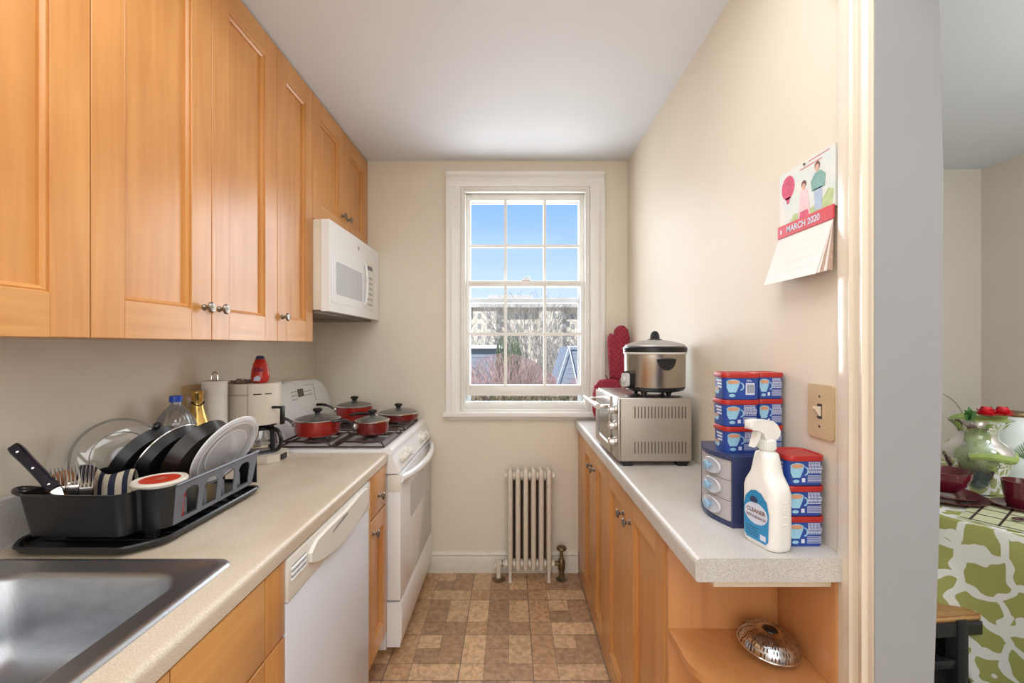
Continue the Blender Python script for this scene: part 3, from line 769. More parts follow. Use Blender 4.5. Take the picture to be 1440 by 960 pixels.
# ------------------------------------------------------------------ slow cooker
SX, SY, SZ = .573, 1.752, 1.1845
t = thing('slow_cooker', 'oval steel slow cooker with glass lid standing on the toaster oven', 'slow cooker', (SX,SY,SZ))
def ov(prof, mat, name, par, n=48, k=.84, smooth=30):
    bm = BM(); lathe(bm, prof, (0,0,0), n, sy=k); return mk(name, bm, mat, par, world=False, smooth=smooth)
ov([(.001,.022),(.105,.022),(.113,.030),(.117,.036),(.118,.158),(.1185,.160)], STEELV, 'housing', t)
ov([(.001,.015),(.095,.015),(.110,.020),(.116,.030),(.1155,.036),(.05,.036)], BLACKP, 'base_ring', t)
ov([(.1185,.160),(.123,.162),(.1235,.167),(.119,.168)], WHITE2, 'rim_band', t)
ov([(.117,.167),(.123,.169),(.1245,.184),(.119,.190),(.10,.191)], BLACKP, 'crock', t)
ov([(.118,.190),(.115,.196),(.095,.204),(.06,.212),(.03,.216),(.001,.217)], clearmat('bright_lid_glass', gloss=.3, rough=.06, milk=.5, milkcol=srgb(214,210,204)), 'glass_lid', t)
bm = BM(); lathe(bm, [(.028,.216),(.027,.219),(.012,.221),(.001,.221)], n=24)
tube(bm, bez((-.013,0,.219),(-.016,0,.255),(.016,0,.255),(.013,0,.219)), [.006]*13, 10); prism(bm, ell(0,.232,.011,.016,14), lambda u, v, d: V((u,d,v)), -.003, .003)
mk('lid_knob', bm, BLACKP, t, world=False)
bm = BM(); hp = ell(.012,.142,.036,.042,14,180,360)
yf = lambda u: -.118*.84*math.sqrt(max(0,1-(u/.118)**2))
loft(bm, [[V((u, yf(u)+.002, v)) for u, v in hp], [V((u, yf(u)-.008, v)) for u, v in hp]])
prism(bm, rrect(-.022,.046,.138,.144,.003,2), lambda u, v, d: V((u, yf(u)+d, v)), .002, -.016)
mk('handle', bm, BLACKP, t, world=False)
bm = BM(); tb = bmesh.new(); prism(tb, rrect(-.022,.022,.03,.095,.014,4), lambda u, v, d: V((d,u,v)), -.013, .012, bev=.003); merge(bm, tb, None, Matrix.Translation((-.112,-.042,0)) @ Matrix.Rotation(.42,4,'Z'))
cp3 = mk('dial_housing', bm, BLACKP, t, world=False)
bm = BM(); tb = bmesh.new(); prism(tb, rrect(-.018,.016,.036,.088,.010,4), lambda u, v, d: V((d,u,v)), -.026, -.012, bev=.002); lathe(tb, [(.012,0),(.011,.008),(.001,.009)], (-.026,0,.062), 16, (-1,0,0)); merge(bm, tb, None, Matrix.Translation((-.112,-.042,0)) @ Matrix.Rotation(.42,4,'Z'))
mk('dial', bm, M('pale_grey_dial', srgb(205,205,205), .3), t, world=False)
for x, y in ((-.06,-.055),(.035,-.055),(-.06,.055),(.05,.055)):
    bm = BM(); lathe(bm, [(.007,0),(.010,.006),(.014,.018)], (x,y,0), 12, cap0=True, cap1=True); mk('foot', bm, BLACKP, t, world=False)

# ------------------------------------------------------------------ oven mitts
def mitt(pts, Y, th, label, loop):
    t = thing('oven_mitt', label, 'oven mitt', (pts[0][0], Y, min(p[1] for p in pts)), 0, 'red oven mitts by the window')
    bm = BM(); pillow(bm, pts, lambda u, v, d: V((u, Y+d, v)), th, layers=8, edge=.16)
    q = quilt
    mk('mitt_body', bm, q, t, smooth=70)
    bm = BM(); tube(bm, loop, .003, 6); mk('hanging_loop', bm, M('dark_loop', srgb(50,30,32), .7), t)
def quiltmat():
    m, nt, p = newmat('quilted_dark_red'); N, L = nt.nodes, nt.links
    tc = N.new('ShaderNodeTexCoord'); sp = N.new('ShaderNodeSeparateXYZ'); L.new(tc.outputs['Object'], sp.inputs[0])
    def mm(op, a, b=None):
        n = N.new('ShaderNodeMath'); n.operation = op
        for i, x in enumerate((a, b)):
            if x is None: continue
            if isinstance(x, (int, float)): n.inputs[i].default_value = x
            else: L.new(x, n.inputs[i])
        return n.outputs[0]
    a = mm('ABSOLUTE', mm('SINE', mm('MULTIPLY', mm('ADD', sp.outputs[0], sp.outputs[2]), 95)))
    b = mm('ABSOLUTE', mm('SINE', mm('MULTIPLY', mm('SUBTRACT', sp.outputs[0], sp.outputs[2]), 95)))
    h = mm('POWER', mm('MULTIPLY', a, b), .4)
    bp = N.new('ShaderNodeBump'); bp.inputs['Strength'].default_value = .9; bp.inputs['Distance'].default_value = .006
    L.new(h, bp.inputs['Height']); L.new(bp.outputs[0], p.inputs['Normal'])
    p.inputs['Base Color'].default_value = srgb(158,40,62); p.inputs['Roughness'].default_value = .65
    return m
quilt = quiltmat()
mitt([(.585,1.175),(.69,1.175),(.700,1.30),(.702,1.42),(.692,1.47),(.668,1.495),(.638,1.495),(.615,1.475),(.606,1.43),(.600,1.445),(.586,1.45),(.573,1.43),(.571,1.39),(.576,1.30)], 2.60, .045,
     'upright dark red quilted oven mitt in the corner right of the window', bez((.60,2.585,1.17),(.58,2.57,1.15),(.56,2.57,1.19),(.555,2.58,1.205)))
mitt([(.488,.955),(.51,.945),(.54,.96),(.58,1.0),(.62,1.04),(.64,1.13),(.62,1.182),(.56,1.188),(.51,1.18),(.478,1.145),(.468,1.07),(.470,1.0)], 2.535, .04,
     'lower dark red quilted oven mitt tucked behind the toaster oven', bez((.57,2.53,1.165),(.565,2.53,1.19),(.58,2.55,1.20),(.585,2.57,1.185)))

# ------------------------------------------------------------------ drawer organiser
t = thing('drawer_organizer', 'small navy three-drawer plastic organizer on the right counter', 'drawer organizer', (.62,1.17,ZR))
OX0, OX1, OY0, OY1, OZ1 = .545, .70, 1.082, 1.262, 1.106
def bulge(y, k=.024): 
    a = (y-OY0)/(OY1-OY0); return OX0-k*math.sin(PI*a)
ys = [OY0+(OY1-OY0)*k/12 for k in range(13)]
bm = BM()
fr = [(bulge(y), y) for y in ys]
prism(bm, fr+[(OX1,OY1),(OX1,OY0)], lambda u, v, d: V((u,v,d)), OZ1-.012, OZ1, bev=.002)
prism(bm, fr+[(OX1,OY1),(OX1,OY0)], lambda u, v, d: V((u,v,d)), ZR, ZR+.012, bev=.002)
box(bm, OX0, OX1, OY0+.001, OY0+.007, ZR, OZ1-.01); box(bm, OX0, OX1, OY1-.007, OY1-.001, ZR, OZ1-.01); box(bm, OX1-.006, OX1, OY0+.001, OY1-.001, ZR, OZ1-.01)
mk('organizer_body', bm, NAVY, t)
for k in range(3):
    z0 = ZR+.013+k*.0505; z1 = z0+.049
    bm = BM()
    fr = [(bulge(y)+.002, y) for y in ys[0:13]]; fr[0] = (fr[0][0], OY0+.009); fr[-1] = (fr[-1][0], OY1-.009)
    bk = [(u+.003, v) for u, v in reversed(fr)]
    prism(bm, fr+bk, lambda u, v, d: V((u,v,d)), z0, z1)
    box(bm, OX0+.004, OX1-.012, OY0+.009, OY0+.011, z0, z1-.008); box(bm, OX0+.004, OX1-.012, OY1-.011, OY1-.009, z0, z1-.008); box(bm, OX0+.004, OX1-.012, OY0+.009, OY1-.009, z0, z0+.002)
    d = mk('drawer', bm, CLOUDY, t)
    bm = BM(); yc = (OY0+OY1)/2-.022; zc = (z0+z1)/2
    OP = lambda k_, dx: [V((bulge(yc+k_*.036*math.cos(a))-dx, yc+k_*.036*math.cos(a), zc+k_*.0205*math.sin(a))) for a in [2*PI*i/28 for i in range(28)]]
    loft(bm, [OP(1,0), OP(1,.003), OP(.93,.0045), OP(.85,.0035), OP(.45,.0012), OP(.1,.001)], False, True)
    mk('oval_plate', bm, OVALP, d)
    bm = BM(); lathe(bm, [(.004,-.004),(.004,.004),(.011,.007),(.0125,.011),(.010,.014),(.001,.015)], (bulge(yc)-.002,yc,(z0+z1)/2), 20, (-1,0,0)); mk('knob', bm, KNOBB, d)
    bm = BM()
    rnd = random.Random(k)
    for i in range(5): 
        y = OY0+.02+.028*i; box(bm, OX0+.02+rnd.random()*.02, OX0+.06+rnd.random()*.04, y, y+.02, z0+.003, z0+.012+rnd.random()*.018, .002)
    mk('contents', bm, M('muted_contents', srgb(196,160,150), .6, var=.4, scale=60), d)

# ------------------------------------------------------------------ blue drink tubs
TW, TD, TH = .098, .074, .068
def make_tub(barcode=False):
    t = thing('drink_tub', '', 'tub')
    bm = BM(); sec = lambda s, z, r=.016: [V((x*s, y*s, z)) for x, y in rrect(-TW/2+.003, TW/2-.003, -TD/2+.003, TD/2-.003, r, 6)]
    loft(bm, [sec(.95,0), sec(.965,.003), sec(.97,.03), sec(.985,TH-.012)]); b = mk('tub_body', bm, BLUE, t, world=False, smooth=40)
    bm = BM(); loft(bm, [sec(1.035,TH-.013), sec(1.05,TH-.011), sec(1.05,TH-.003), sec(1.03,TH-.001), sec(.95,TH-.0012), sec(.93,TH-.003), sec(.5,TH-.003)]); mk('lid', bm, REDP, t, world=False, smooth=40)
    # printed artwork on the long face (-Y) and on the left short face (-X)
    bm = BM()
    yq = lambda v: -(TD/2-.003)*(.966+.02*(v/TH))-.0006
    F = lambda u, v: V((u, yq(v), v))
    flat(bm, [(-.034,.018),(-.016,.018),(-.009,.034),(-.007,.044),(-.040,.044),(-.040,.03)], F, 0)   # cup
    flat(bm, ell(-.0235,.044,.0175,.007), lambda u, v: F(u, v)-V((0,.0002,0)), 0)
    flat(bm, ell(-.0235,.044,.0145,.005), lambda u, v: F(u, v)-V((0,.0004,0)), 1)
    ringo = ell(-.004,.033,.008,.010,16,-100,100); ringi = ell(-.004,.033,.005,.007,16,-100,100)
    flat(bm, ringo+ringi[::-1], lambda u, v: F(u, v)-V((0,.0001,0)), 0)
    flat(bm, ell(-.026,.010,.008,.004,12), F, 0)
    rnd = random.Random(3)
    if barcode:
        flat(bm, rect(.008,.030,.012,.042), F, 2)
        for i in range(9): flat(bm, rect(.0105+i*.002,.0118+i*.002 if i % 3 else .0112+i*.002,.016,.038), lambda u, v: F(u, v)-V((0,.0004,0)), 3)
        flat(bm, rect(.010,.024,.046,.0475), F, 2); flat(bm, rect(.010,.020,.049,.050), F, 2)
    else:
        for i in range(8):
            x = .004
            while x < .037:
                w = rnd.uniform(.003,.008)
                if x+w < .039: flat(bm, rect(x, x+w, .028+i*.0033, .0298+i*.0033), F, 2)
                x += w+.0012
        for i in range(6): flat(bm, rect(.002, .038-rnd.random()*.003, .008+i*.0028, .0090+i*.0028), F, 2)
        flat(bm, rect(-.012,-.004,.008,.017), F, 2)
    xq = lambda v: -(TW/2-.003)*(.966+.02*(v/TH))-.0006
    G = lambda u, v: V((xq(v), u, v))
    for i in range(3): flat(bm, rect(-.018,.012-.004*i,.044-.008*i,.049-.008*i), G, 2)
    flat(bm, ell(.008,.02,.012,.009), G, 0); flat(bm, ell(.008,.024,.009,.004), lambda u, v: G(u, v)-V((.0002,0,0)), 1)
    mk('label_art', bm, [LBLUE, COFFEE, PRINTW, BLACKG], b, world=False, smooth=None)
    return t
tubA = make_tub(); tubB = make_tub(True)
TG = 'blue drink mix tubs with red lids'
spots = [ # x, y, z, rot, label, kind
 (.588,1.150,OZ1,.03,'blue red-lidded drink tub, bottom of the window-side stack on the organizer',0),
 (.586,1.150,OZ1+TH,.03,'blue red-lidded drink tub, middle of the window-side stack on the organizer',0),
 (.588,1.150,OZ1+2*TH,-.02,'blue red-lidded drink tub showing a barcode, topmost of its stack',1),
 (.6705,1.168,OZ1,0,'blue red-lidded drink tub, mostly hidden behind the spray bottle trigger',2),
 (.6705,1.168,OZ1+TH,0,'blue red-lidded drink tub, middle of the wall-side stack on the organizer',2),
 (.6705,1.168,OZ1+2*TH,0,'blue red-lidded drink tub, top of the wall-side stack on the organizer',2),
 (.660,1.025,ZR,.0,'blue red-lidded drink tub standing on the counter below two others',3),
 (.660,1.025,ZR+TH,.0,'blue red-lidded drink tub in the middle of the stack beneath the light switch',3),
 (.660,1.025,ZR+2*TH,.03,'blue drink tub with a wide red lid, topmost beside the spray bottle',3)]
firstA = True
for x, y, z, r, lab, k in spots:
    if k == 1: o = tubB
    elif firstA: o = tubA; firstA = False
    else: o = copy_tree(tubA)
    o.location = (x, y, z); o.rotation_euler = (0,0,r); o['label'] = lab; o['group'] = TG
    if k == 2: o.scale = (.74, 1, 1)
    if k == 3: o.scale = (.93, 1.22, 1)

# ------------------------------------------------------------------ spray bottle
t = thing('spray_bottle', 'white trigger spray bottle with a blue label on the right counter', 'spray bottle', (.580,.998,ZR), math.radians(-76))
# local: front face (label) towards -Y, width along X
def sec(w, d, z, r, cx=0, n=6): return [V((cx+x, y, z)) for x, y in rrect(-w/2, w/2, -d/2, d/2, r, n)]
bm = BM()
loft(bm, [sec(.086,.050,0,.02), sec(.094,.056,.004,.022), sec(.098,.058,.015,.022), sec(.100,.058,.06,.022), sec(.100,.057,.10,.022), sec(.100,.057,.125,.022), sec(.092,.055,.140,.022), sec(.076,.053,.152,.021), sec(.064,.052,.162,.021), sec(.058,.050,.175,.021),
          sec(.052,.046,.195,.021), sec(.046,.042,.207,.0195), sec(.030,.030,.212,.0148), sec(.028,.028,.22,.0138)])
bb = mk('bottle_body', bm, SPRAYW, t, world=False, smooth=50)
bm = BM()
for k in range(4): box(bm, .046, .0508, -.008, .008, .060+k*.016, .063+k*.016, .0012)
mk('grip_ridges', bm, SPRAYW, bb, world=False)
FL = lambda u, v: V((u, -.0296, v))
bm = BM()
lp = [(-.027,.012),(.027,.012),(.034,.02),(.036,.08),(.030,.105),(.015,.120),(0,.124),(-.015,.120),(-.030,.105),(-.036,.08),(-.034,.02)]
flat(bm, lp, FL, 0)
flat(bm, ell(0,.072,.033,.024,24), lambda u, v: FL(u, v)-V((0,.0004,0)), 1)
flat(bm, ell(-.006,.101,.011,.008,18), lambda u, v: FL(u, v)-V((0,.0004,0)), 2)
flat(bm, rect(.012,.028,.018,.030), lambda u, v: FL(u, v)-V((0,.0004,0)), 1)
for i in range(4): flat(bm, rect(-.028,.006,.020+i*.006,.0212+i*.006), lambda u, v: FL(u, v)-V((0,.0004,0)), 2)
textbm(bm, 'CLEANER', .0125, lambda u, v: V((u, -.0304, .077+v)), 3, bold=.0003)
textbm(bm, 'WITH BLEACH', .0085, lambda u, v: V((u, -.0304, .064+v)), 3, bold=.0002)
mk('label', bm, [SPBLUE, PRINTW, NAVY, BROWNTX], bb, world=False, smooth=None)['label'] = 'blue printed label with a white oval'
bm = BM(); lathe(bm, [(.0165,.214),(.0175,.216),(.0175,.236),(.0155,.238),(.012,.240)], n=24, cap1=True)
for k in range(24):
    a = 2*PI*k/24; box(bm, .0175*math.cos(a)-.001, .0175*math.cos(a)+.001, .0175*math.sin(a)-.001, .0175*math.sin(a)+.001, .217, .235)
mk('collar', bm, SPRAYW, t, world=False)
bm = BM() # head: side outline in (y,z) plane, nozzle towards -Y
hp = [(.016,.238),(.024,.246),(.026,.256),(.016,.272),(.004,.280),(-.030,.283),(-.048,.281),(-.048,.262),(-.032,.259),(-.020,.252),(-.014,.238)]
prism(bm, hp, lambda u, v, d: V((d,u,v)), -.013, .013, bev=.003)
mk('spray_head', bm, SPRAYW, t, world=False)
bm = BM(); prism(bm, [(-.030,.259),(-.022,.254),(-.026,.240),(-.036,.224),(-.042,.222),(-.038,.236)], lambda u, v, d: V((d,u,v)), -.008, .008, bev=.002); mk('trigger', bm, SPRAYW, t, world=False)
bm = BM(); box(bm, -.009, .009, -.052, -.046, .264, .280, .002); mk('nozzle', bm, SPRAYW, t, world=False)

# ------------------------------------------------------------------ light switch, outlet
t = thing('light_switch', 'tan toggle light switch plate on the right wall', 'light switch', (XR,1.007,1.228))
bm = BM(); prism(bm, rrect(.966,1.048,1.168,1.290,.006,4), lambda u, v, d: V((XR-d,u,v)), 0, .006, bev=.002); mk('switch_plate', bm, TAN, t)
bm = BM(); prism(bm, [(-.004,-.010),(.0,-.011),(.0,.011),(-.004,.010),(-.012,.012),(-.014,.006)], lambda u, v, d: V((XR-.006+u,1.007+d,1.229+v)), -.004, .004); mk('toggle', bm, ALMOND, t)
bm = BM(); 
for z in (1.195,1.263): lathe(bm, [(.003,0),(.0025,.001),(.0001,.001)], (XR-.006,1.007,z), 10, (-1,0,0))
prism(bm, rect(.999,1.015,1.212,1.246), lambda u, v, d: V((XR-d,u,v)), .006, .0063)
mk('screws', bm, NICKEL, t)
t = thing('outlet_plate', 'almond wall plate with switch and outlet above the left counter', 'outlet', (XL,1.645,1.17))
bm = BM(); prism(bm, rrect(1.587,1.703,1.113,1.232,.005,3), lambda u, v, d: V((XL+d,u,v)), 0, .006, bev=.002); mk('wall_plate', bm, TAN, t)
bm = BM(); prism(bm, rrect(1.656,1.690,1.137,1.207,.003,3), lambda u, v, d: V((XL+d,u,v)), .006, .0085, bev=.001)
for z in (1.155,1.19): lathe(bm, [(.0125,0),(.012,.0015),(.001,.0015)], (XL+.0085,1.673,z), 14, (1,0,0))
mk('receptacle', bm, ALMOND, t)
bm = BM()
for z in (1.155,1.19):
    for dy in (-.005,.005): box(bm, XL+.010, XL+.0104, 1.673+dy-.001, 1.673+dy+.001, z-.004, z+.004)
mk('receptacle_slots', bm, BLACKM, t)
bm = BM(); box(bm, XL+.006, XL+.008, 1.611, 1.629, 1.155, 1.19); box(bm, XL+.007, XL+.016, 1.616, 1.624, 1.168, 1.184, .002); mk('toggle', bm, ALMOND, t)

# ------------------------------------------------------------------ calendar
t = thing('wall_calendar', 'illustrated wall calendar with a red month band on the right wall', 'calendar', (XR,1.05,1.56))
CXF = .7005
bm = BM(); prism(bm, rect(.955,1.152,1.683,1.818), lambda u, v, d: V((d,u,v)), .703, .7075); pg = mk('picture_page', bm, CALBG, t)
K = lambda u, v: V((.7028, 1.152-.197*u, 1.683+.135*v))
K2 = lambda u, v: V((.7025, 1.152-.197*u, 1.683+.135*v))
K3 = lambda u, v: V((.7022, 1.152-.197*u, 1.683+.135*v))
bm = BM()
flat(bm, [(.16,.0),(.95,.0),(.99,.28),(.9,.34),(.8,.2),(.55,.12),(.3,.16)], K, 6)
flat(bm, ell(.18,.70,.13,.22,22), K2, 0); flat(bm, [(.13,.52),(.23,.52),(.20,.40),(.16,.40)], K2, 0)
flat(bm, [(.38,.02),(.60,.02),(.57,.3),(.54,.52),(.43,.52),(.40,.3)], K2, 1)   # dress
flat(bm, [(.40,.02),(.58,.02),(.56,.14),(.42,.14)], K3, 0)
flat(bm, ell(.485,.61,.045,.07,14), K2, 3); flat(bm, ell(.485,.57,.03,.055,12), K3, 2)
flat(bm, [(.68,.05),(.80,.05),(.80,.42),(.66,.42)], K2, 5)
flat(bm, [(.63,.40),(.84,.40),(.86,.6),(.78,.70),(.68,.70),(.61,.58)], K2, 4)
flat(bm, ell(.72,.80,.045,.08,14), K2, 3); flat(bm, ell(.72,.77,.035,.06,12), K3, 2)
for i, (a, b) in enumerate(((.58,.92),(.42,.80))):
    flat(bm, rect(a, b, .955-i*.07, .97-i*.07), K2, 7)
mk('picture_art', bm, [PINK, DRESS, SKIN, HAIR, TEAL, JEAN, CALGRN, PINKTX], pg, smooth=None)
bm = BM(); prism(bm, rect(.955,1.152,1.655,1.686), lambda u, v, d: V((d-.02*max(0,(1.69-v)),u,v)), .6985, .7025)
bd = mk('month_band', bm, CALRED, t)
bm = BM(); textbm(bm, 'MARCH 2020', .021, lambda u, v: V((.6975, 1.055-u, 1.670+v)), 0, bold=.0006)
flat(bm, ell(1.137,1.670,.004,.006,12), lambda u, v: V((.6975,u,v)), 0)
mk('month_text', bm, PRINTW, bd, smooth=None)
bm = BM()
xs = lambda v, k: .7005 - k*(1.655-v)
prism(bm, rect(.957,1.151,1.535,1.655), lambda u, v, d: V((xs(v,.33) if d == 0 else xs(v,.31),u,v)), 0, 1)
mk('month_page', bm, CALPG, t)
for k, (a, b) in enumerate(((.30,.26),(.25,.20),(.19,.13),(.12,.02))):
    bm = BM(); prism(bm, rect(.956,1.150,1.537+.002*k,1.655), lambda u, v, d: V((xs(v,a) if d == 0 else xs(v,b),u,v)), 0, 1); mk('pages', bm, CALPG2 if k % 2 else CALPG, t)
bm = BM(); K4 = lambda u, v: V((xs(v,.33)-.0005, u, v))
for i in range(4):
    flat(bm, rect(.97,1.14,1.56+i*.022,1.5604+i*.022), K4)
mk('grid_lines', bm, M('faint_grey_print', srgb(206,196,194), .6), t, smooth=None)
bm = BM(); lathe(bm, [(.003,0),(.003,.008),(.0001,.009)], (XR-.0045,1.0535,1.812), 8, (-1,0,0)); tag(mk('nail', bm, NICKEL), 'small nail holding the calendar on the wall', 'nail')

# ------------------------------------------------------------------ radiator
t = thing('radiator', 'cream painted cast iron radiator under the window', 'radiator', (.112,2.59,0))
for k in range(6):
    x = -.002+.0453*k; bm = BM()
    for y in (2.567,2.625):
        z0 = .0 if k in (0,5) else .058
        prof = [(.003,.062),(.009,.068),(.0145,.08),(.0145,.60),(.0155,.62),(.0155,.635),(.010,.650),(.003,.656)]
        lathe(bm, prof, (x,y,0), 14, cap0=True, cap1=True)
        if k in (0,5): lathe(bm, [(.0115,0.0),(.008,.03),(.011,.06),(.0125,.09)], (x,y,0), 12, cap0=True)
    box(bm, x-.010, x+.010, 2.567, 2.625, .60, .642, .008); box(bm, x-.010, x+.010, 2.567, 2.625, .075, .115, .008)
    mk('radiator_section', bm, RAD, t, smooth=50)
bm = BM(); box(bm, -.005, .23, 2.648, 2.652, .10, .60); mk('gap_darkening_sheet', bm, M('dark_brown_backing', srgb(96,76,62), .8, var=.2), t)  # thin brown sheet added behind the tubes so the gaps read dark
for z in (.61, .095):
    bm = BM(); tube(bm, [(-.03,2.597,z),(.254,2.597,z)], .018, 14)
    for k in range(5): tube(bm, [(.0207+.0453*k-.004,2.597,z),(.0207+.0453*k+.004,2.597,z)], .026, 14)
    for x in (-.027,.251): tube(bm, [(x-.006,2.597,z),(x+.006,2.597,z)], .023, 8)
    mk('header_pipe', bm, RAD, t)
bm = BM(); tube(bm, [(.255,2.597,.095),(.285,2.597,.095)], .013, 10); lathe(bm, [(.024,0),(.025,.004),(.016,.008),(.014,.05),(.02,.06),(.022,.10),(.016,.12),(.010,.13),(.008,.17),(.026,.175),(.030,.183),(.026,.192),(.006,.195)], (.300,2.597,0), 18, cap1=True)
mk('shutoff_valve', bm, BRASS, t)
bm = BM(); lathe(bm, [(.035,0.001),(.036,.004),(.02,.009),(.014,.012)], (.300,2.597,0), 20); mk('valve_escutcheon', bm, NICKEL, t)
bm = BM(); tube(bm, [(-.033,2.597,.095),(-.06,2.597,.095)], .014, 10); tube(bm, [(-.07,2.597,.11),(-.07,2.597,.004)], .014, 12); tube(bm, [(-.075,2.597,.095),(-.095,2.597,.07)], .010, 8)
mk('return_pipe', bm, RAD, t)
bm = BM(); tube(bm, [(-.045,2.597,.095),(-.052,2.597,.095)], .020, 8); lathe(bm, [(.038,.001),(.038,.005),(.02,.010),(.015,.013)], (-.07,2.597,0), 20); mk('pipe_escutcheon', bm, BRASS, t)

# ------------------------------------------------------------------ dish drainer and tray
t = thing('drain_tray', 'black plastic drip tray under the dish drainer beside the sink', 'tray', (-.96,1.2,.9105))
bm = BM()
def tr(o, z):
    p = [(-1.10-o,.975-o),(-.86+o*.4,.972-o),(-.835+o,.995-o),(-.803+o,1.03),(-.800+o,1.402+o),(-1.135-o,1.402+o),(-1.135-o,1.02)]
    out = []
    n = len(p)
    for i in range(n):
        a, b, c = V(p[i-1]), V(p[i]), V(p[(i+1) % n])
        d1 = (a-b).normalized()*min(.018,(a-b).length*.4); d2 = (c-b).normalized()*min(.018,(c-b).length*.4)
        for k in range(5):
            s = k/4; q = (b+d1)*(1-s)**2 + b*2*s*(1-s) + (b+d2)*s**2; out.append(V((q.x,q.y,z)))
    return out
loft(bm, [tr(-.02,.9182), tr(-.010,.920), tr(-.004,.932), tr(.002,.934), tr(.004,.930), tr(-.002,.918), tr(-.006,.9185-.001), tr(-.02,.9175)], True, True)
mk('tray_pan', bm, BLACKP, t, smooth=40)
bm = BM()
for k in range(9): 
    y = 1.04+k*.042; box(bm, -1.10, -.83, y, y+.008, .9185, .9215, .001)
mk('tray_ribs', bm, BLACKP, t)
t = thing('dish_drainer', 'black plastic dish drainer filled with pans and lids next to the sink', 'dish rack', (-.96,1.2,.93))
ZB, ZT = .948, 1.044
def offs(path, w, cl=False):
    out = []
    for i, p in enumerate(path):
        a = V(path[max(i-1,0)]); b = V(path[min(i+1,len(path)-1)]); d = (b-a).normalized(); out.append((p[0]-d.y*w, p[1]+d.x*w))
    return out
def arc(cx, cy, r, a0, a1, n=5): return [(cx+r*math.cos(math.radians(a0+(a1-a0)*k/n)), cy+r*math.sin(math.radians(a0+(a1-a0)*k/n))) for k in range(n+1)]
path = [(-1.105,1.395),(-1.105,1.10)] + arc(-1.085,1.0,.02,180,270) + arc(-.885,1.0,.025,-90,0)[0:] + [(-.860,1.012)] + arc(-.85,1.022,.006,180,270,2)[1:] + arc(-.835,1.052,.038,-90,0) + [(-.797,1.385)]
def at_z(path, k): # taper towards the bottom
    return [(-.95+(x+.95)*k, 1.2+(y-1.2)*(k+.0)) for x, y in path]
bm = BM()
near = path[:-1]+[(-.797,1.062)]
rings = []
for z, k, w in ((ZB,.93,0),(ZT-.004,.995,0),(ZT,1.0,.0),(ZT+.003,1.012,0),(ZT+.003,.985,0),(ZT-.004,.98,0),(ZB,.915,0)):
    rings.append([V((x, y, z)) for x, y in at_z(near, k)])
loft(bm, rings, False, False, closed=False)
# end faces are closed by the side wall; floor
box(bm, -1.085, -.83, 1.03, 1.385, ZB-.002, ZB+.003); box(bm, -1.08, -.875, 1.018, 1.05, ZB-.002, ZB+.003)
for x in (-1.06,-.87):
    for y in (1.05,1.35): box(bm, x, x+.02, y, y+.02, .9205, ZB)
mk('rack_shell', bm, BLACKP, t, smooth=40)
# slotted side wall facing the aisle
bm = BM()
holes = []
for k in range(4):
    a = 1.080+.073*k; b = a+.054
    holes.append([(a,ZB+.010),(b,ZB+.010),(b,1.008)]+arc((a+b)/2+.008,1.008,(b-a)/2-.008,0,90,4)[1:]+arc((a+b)/2-.008,1.008,(b-a)/2-.008,90,180,4)+[(a,1.006)])
sx_ = lambda v: -.7965-.011*(ZT-v)/(ZT-ZB)
holed(bm, [(1.055,ZB),(1.375,ZB),(1.392,ZT),(1.05,ZT)], holes, lambda u, v, d: V((sx_(v)-d,u,v)), 0, .003)
tube(bm, [(-.797,1.05,ZT+.001),(-.797,1.395,ZT+.001)], .0035, 6)
mk('slotted_side', bm, BLACKG, t)
bm = BM()
holes = [[(x,ZB+.01),(x+.035,ZB+.01),(x+.035,1.02),(x,1.02)] for x in (-1.08,-1.02,-.96,-.90)]
holed(bm, rect(-1.095,-.80,ZB,ZT), holes, lambda u, v, d: V((u,1.388+d,v)), 0, .003); mk('slotted_end', bm, BLACKP, t)
for k in range(4):
    y = 1.107+.073*k
    for x in (-.825,-.99):
        bm = BM(); prism(bm, [(-.006,0),(.006,0),(.005,.045),(0,.05),(-.005,.045)], lambda u, v, d: V((x+d,y+u,ZB+.003+v)), 0, .008)
        mk('tine', bm, BLACKG, t)
bm = BM(); tube(bm, bez((-1.105,1.03,1.044),(-1.145,1.03,1.05),(-1.145,1.0,1.05),(-1.105,.995,1.044)), .006, 8); mk('side_grip', bm, BLACKP, t)

# knife, spoon, forks
t = thing('kitchen_knife', 'black riveted kitchen knife handle leaning out of the dish drainer', 'knife', (-1.06,1.0,1.0))
bm = BM(); a, b = V((-1.166,1.035,1.142)), V((-1.056,1.022,1.047))
def slabbar(bm, a, b, w, th, side, mi=0):
    d = (b-a).normalized(); s = d.cross(V(side)).normalized(); n = s.cross(d)
    n_ = 10; rings = []
    for k in range(n_+1):
        tt = k/n_; ww = w*(1-.18*math.sin(PI*tt))*(1 if 0<k<n_ else .8); p = a.lerp(b, tt)
        rings.append([p+s*x*ww/2+n*y*th/2 for x, y in ((-1,-.6),(-.7,-1),(.7,-1),(1,-.6),(1,.6),(.7,1),(-.7,1),(-1,.6))])
    loft(bm, rings, True, True, mi)
slabbar(bm, a, b, .026, .016, (.6,-.8,0)); mk('handle', bm, M('dark_blue_black_grip', srgb(34,34,48), .3), t)
bm = BM()
for k in (.12,.5,.88): p = a.lerp(b, k); lathe(bm, [(.0035,0),(.003,.0015),(.0001,.002)], p+V((.005,-.007,0)).normalized()*.008, 10, (.55,-.83,0))
mk('rivets', bm, CHROME, t)
bm = BM(); slabbar(bm, b, V((-1.03,1.02,1.0)), .022, .003, (.6,-.8,0)); mk('blade', bm, CHROME, t)
t = thing('wooden_spoon', 'wooden spoon bowl showing between the knife handle and the forks', 'spoon', (-1.05,1.06,.96))
